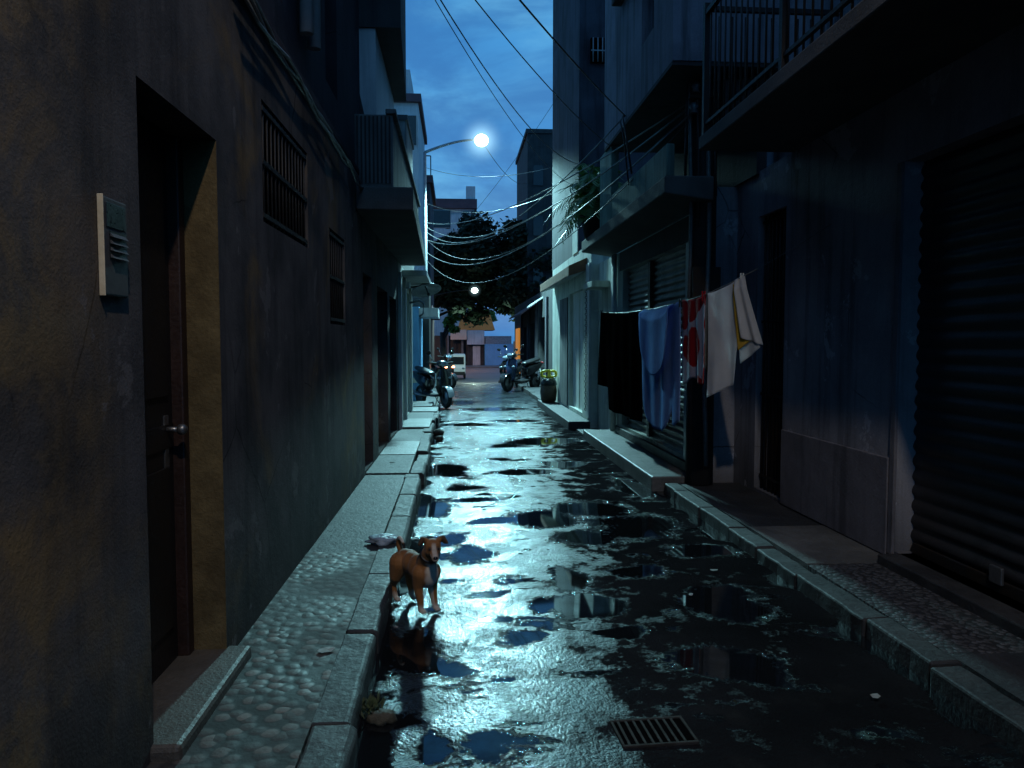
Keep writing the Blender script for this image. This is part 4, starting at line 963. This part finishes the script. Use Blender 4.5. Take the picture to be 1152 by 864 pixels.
# ------------------------------------------------------------------ dog
def dog():
    t = thing('dog', 'tan short-haired dog with white chest and curled tail standing at the left gutter', 'dog', (-.232,4.375,.008), R(-55))
    mb = MB()
    def cap(a, b, ra, rb, n=7):
        a, b = Vector(a), Vector(b)
        if a.z < .24 and b.z < .24: ra, rb = ra*1.16+.0012, rb*1.16+.0012
        for i in range(n+1):
            s = i/n; mb.ball(a.lerp(b, s), ra+(rb-ra)*s, 12, 8)
    # trunk
    mb.ball((.095,0,.226),(.086,.066,.092),20,14); mb.ball((.03,0,.232),(.094,.064,.083),20,14); mb.ball((-.05,0,.243),(.092,.058,.068),20,14)
    mb.ball((-.125,0,.249),(.068,.058,.064),20,14); mb.ball((.13,0,.225),(.045,.042,.06),16,10)
    cap((.10,0,.29),(.17,-.01,.365),.058,.049)
    yaw = R(-24); hx, hy = math.cos(yaw), math.sin(yaw); H = Vector((.185,-.012,.395))
    fw = Vector((hx,hy,-.28)).normalized(); sd = Vector((-hy,hx,0)); up = fw.cross(sd)*1; up = up if up.z > 0 else -up
    rot = Matrix((fw, sd, up)).transposed().to_4x4()
    def hp(x, y, z): return H + fw*x + sd*y + up*z
    mb.ball(H, (.052,.049,.045), 18, 12, rot); mb.ball(hp(.022,0,-.004), (.042,.042,.034), 16, 10, rot)
    for s in (-1,1): mb.ball(hp(.02,s*.026,-.018),(.028,.02,.022),12,8,rot)
    for i in range(7):
        s = i/6; mb.ball(hp(.045+.055*s,0,-.015-.006*s),(.02,.027-.007*s,.022-.004*s),12,8,rot)
    for i in range(5):
        s = i/4; mb.ball(hp(.04+.048*s,0,-.034-.001*s),(.016,.02-.005*s,.011),10,8,rot)
    for s in (-1,1):   # folded ears
        cap(hp(-.008,s*.036,.033), hp(-.004,s*.058,.05), .017, .013, 5)
        cap(hp(-.004,s*.058,.05), hp(.014,s*.078,.026), .013, .009, 6)
        cap(hp(-.012,s*.05,.04), hp(.004,s*.068,.02), .012, .008, 5)
    # front legs (s=+1 is the dog's left)
    for s, px in ((1,.128),(-1,.118)):
        y = .043*s
        cap((.1,y*.9,.225),(.085,y*1.05,.15),.045,.028); cap((.085,y*1.05,.15),(.107,y*1.05,.07),.027,.0165); cap((.107,y*1.05,.07),(px-.006,y*1.05,.022),.0165,.0135)
        mb.ball((px+.006,y*1.05,.014),(.026,.019,.014),12,8)
        for k in (-1,0,1): mb.ball((px+.024,y*1.05+k*.0105,.011),(.011,.0075,.010),8,6)
    for s, px in ((1,-.12),(-1,-.155)):
        y = .042*s; kx = px+.135-.12
        cap((-.135,y*.8,.235),(-.105+kx*.4,y*1.1,.15),.055,.034); cap((-.105+kx*.4,y*1.1,.15),(px-.04,y*1.1,.088),.032,.0155); cap((px-.04,y*1.1,.088),(px-.014,y*1.1,.022),.0145,.013)
        mb.ball((px+.002,y*1.1,.014),(.026,.018,.014),12,8)
        for k in (-1,0,1): mb.ball((px+.02,y*1.1+k*.010,.011),(.011,.0075,.010),8,6)
    tail = [(-.175,0,.285),(-.2,0,.312),(-.208,.0,.34),(-.197,-.004,.362),(-.172,-.01,.372),(-.145,-.015,.366),(-.125,-.018,.352)]
    for i in range(len(tail)-1): cap(tail[i], tail[i+1], .019-.0017*i, .0175-.0017*i, 4)
    me = bpy.data.meshes.new('tmp'); mb.bm.to_mesh(me); mb.bm.free()
    o = bpy.data.objects.new('tmp', me); C.objects.link(o)
    md = o.modifiers.new('r', 'REMESH'); md.mode = 'VOXEL'; md.voxel_size = .0036
    md = o.modifiers.new('s', 'SMOOTH'); md.iterations = 7; md.factor = .5
    dg = bpy.context.evaluated_depsgraph_get()
    m2 = bpy.data.meshes.new_from_object(o.evaluated_get(dg)); m2.name = 'body'
    bpy.data.objects.remove(o)
    col = m2.color_attributes.new('coat', 'FLOAT_COLOR', 'POINT')
    tan, dark, white, pink = Vector((.30,.125,.04)), Vector((.045,.022,.012)), Vector((.62,.55,.48)), Vector((.33,.2,.15))
    for i, v_ in enumerate(m2.vertices):
        p = v_.co; nz_ = mnoise.noise(p*28)*.014; c = tan.copy()
        c *= 1 + .22*mnoise.noise(p*14)
        back = sstep(.27,.31,p.z+nz_)*(1 if p.x < .1 else .2); c = c.lerp(Vector((.17,.065,.022)), back*.6)
        under = sstep(.205,.175,p.z+nz_*1.5)*sstep(-.03,.05,p.x)*(1 if abs(p.y) < .036 else 0)
        c = c.lerp(white*.8, under*.7)
        ch = sstep(.118,.15,p.x+nz_-abs(p.y)*.6)*sstep(.31,.28,p.z)*sstep(.12,.16,p.z); c = c.lerp(white, ch*.9)
        paw = sstep(.062,.03,p.z+nz_); c = c.lerp(white*.85, paw*.85)
        # head markings
        r_ = p - H; lx, ly, lz = r_.dot(fw), r_.dot(sd), r_.dot(up)
        if p.x > .12 and p.z > .3 and r_.length < .16:
            blaze = sstep(.017,.007,abs(ly)+nz_*.5)*sstep(.02,.045,lx)*sstep(-.03,-.012,lz); c = c.lerp(white*.9, blaze*.8)
            muz = sstep(.05,.075,lx)*sstep(.0,-.016,lz); c = c.lerp(white*.7, muz*.5)
            ear = sstep(.04,.052,abs(ly))*sstep(.005,.02,lz); c = c.lerp(dark, ear*.85)
            eye = sstep(.02,.01,(Vector((lx-.042,abs(ly)-.021,lz-.008))).length); c = c.lerp(dark, eye*.8)
            jaw = sstep(-.028,-.036,lz)*sstep(.03,.06,lx); c = c.lerp(dark, jaw*.6)
        tl = sstep(.35,.362,p.z)*(1 if p.x < -.1 else 0); c = c.lerp(white, tl*sstep(-.205,-.18,p.x))
        col.data[i].color = (max(0,c.x),max(0,c.y),max(0,c.z),1)
    for p_ in m2.polygons: p_.use_smooth = True
    m, nt, b = new_mat('dog_coat')
    at = nd(nt, 'ShaderNodeAttribute'); at.attribute_name = 'coat'
    oc = objc(nt); f = noise_(nt, scaled(nt, oc, (1,1,1)), 190, 3, .7)
    nt.links.new(mixc(nt, .45, at.outputs[0], nd(nt, 'ShaderNodeValToRGB', ins={0: f}).outputs[0], 'SOFT_LIGHT'), b.inputs['Base Color'])
    b.inputs['Roughness'].default_value = .62; b.inputs['Sheen Weight'].default_value = .15; b.inputs['Specular IOR Level'].default_value = .25
    nt.links.new(bump_(nt, f, .45, .003), b.inputs['Normal'])
    m2.materials.clear(); m2.materials.append(m)
    bo = bpy.data.objects.new('body', m2); C.objects.link(bo); bo.parent = t
    for s in (-1, 1): MB().ball(hp(.046,s*.022,.008),(.008,.008,.008),12,8).build('eye', 'black_gloss', t)
    MB().ball(hp(.108,0,-.012),(.011,.014,.011),14,10,rot).build('nose', 'black_gloss', t)
    ca = Vector((.155,-.008,.35)); ax = (Vector((.17,-.01,.365))-Vector((.10,0,.29))).normalized()
    mb = MB(); e1 = ax.orthogonal().normalized(); e2 = ax.cross(e1)
    mb.tube([ca-ax*.012+(e1*math.cos(a)+e2*math.sin(a))*.0535 for a in [k*2*math.pi/24 for k in range(25)]], .007, 8).build('collar', 'black_plastic', t)
    return t
dog()

# ------------------------------------------------------------------ sky
w = bpy.data.worlds.new('World'); sc.world = w; w.use_nodes = True
nt = w.node_tree; nt.nodes.clear()
out = nt.nodes.new('ShaderNodeOutputWorld'); bg = nt.nodes.new('ShaderNodeBackground')
nt.links.new(bg.outputs[0], out.inputs[0])
tc = nd(nt, 'ShaderNodeTexCoord').outputs['Generated']
sky = nt.nodes.new('ShaderNodeTexSky'); sky.sky_type = 'NISHITA'; sky.sun_disc = False; sky.sun_elevation = R(-3); sky.sun_rotation = R(20)
sep = nd(nt, 'ShaderNodeSeparateXYZ', ins={0: tc})
grad = nd(nt, 'ShaderNodeValToRGB', ins={0: sep.outputs[2]}); cr = grad.color_ramp
cr.elements[0].position = 0; cr.elements[0].color = (.045,.275,.65,1)
cr.elements[1].position = .75; cr.elements[1].color = (.075,.15,.36,1)
e = cr.elements.new(.46); e.color = (.05,.30,.66,1)
e = cr.elements.new(.18); e.color = (.042,.265,.65,1)
n1 = noise_(nt, scaled(nt, tc, (1.2,1.2,3.0)), 3.0, 6, .55, .5)
col = mixc(nt, mapr(nt, n1, .42, .7), grad.outputs[0], (.125,.46,.78))
n2 = noise_(nt, scaled(nt, tc, (1.4,1.4,3.4)), 3.4, 6, .58, .4)
col = mixc(nt, mapr(nt, n2, .42, .66, 0, .8), col, (.024,.165,.46))
col = mixc(nt, 1.0, col, mixc(nt, 1.0, sky.outputs[0], (.15,.15,.15), 'MULTIPLY'), 'ADD')
nt.links.new(col, bg.inputs[0]); bg.inputs[1].default_value = 1.0

# ------------------------------------------------------------------ camera, render
cam = bpy.data.cameras.new('Camera'); co = bpy.data.objects.new('Camera', cam); C.objects.link(co)
co.location = (0,0,1.55); co.rotation_euler = (R(90-3.16), 0, R(-4.24))
cam.lens = 850/1152*36; cam.sensor_width = 36; cam.clip_start = .05; cam.clip_end = 3000
sc.camera = co
sc.view_settings.view_transform = 'Standard'; sc.view_settings.look = 'None'; sc.view_settings.exposure = 0; sc.view_settings.gamma = 1
sc.render.engine = 'CYCLES'
cy = sc.cycles
cy.use_denoising = True; cy.max_bounces = 6; cy.diffuse_bounces = 3; cy.glossy_bounces = 3; cy.transmission_bounces = 2
cy.sample_clamp_indirect = 4; cy.use_light_tree = True; cy.caustics_reflective = False; cy.caustics_refractive = False
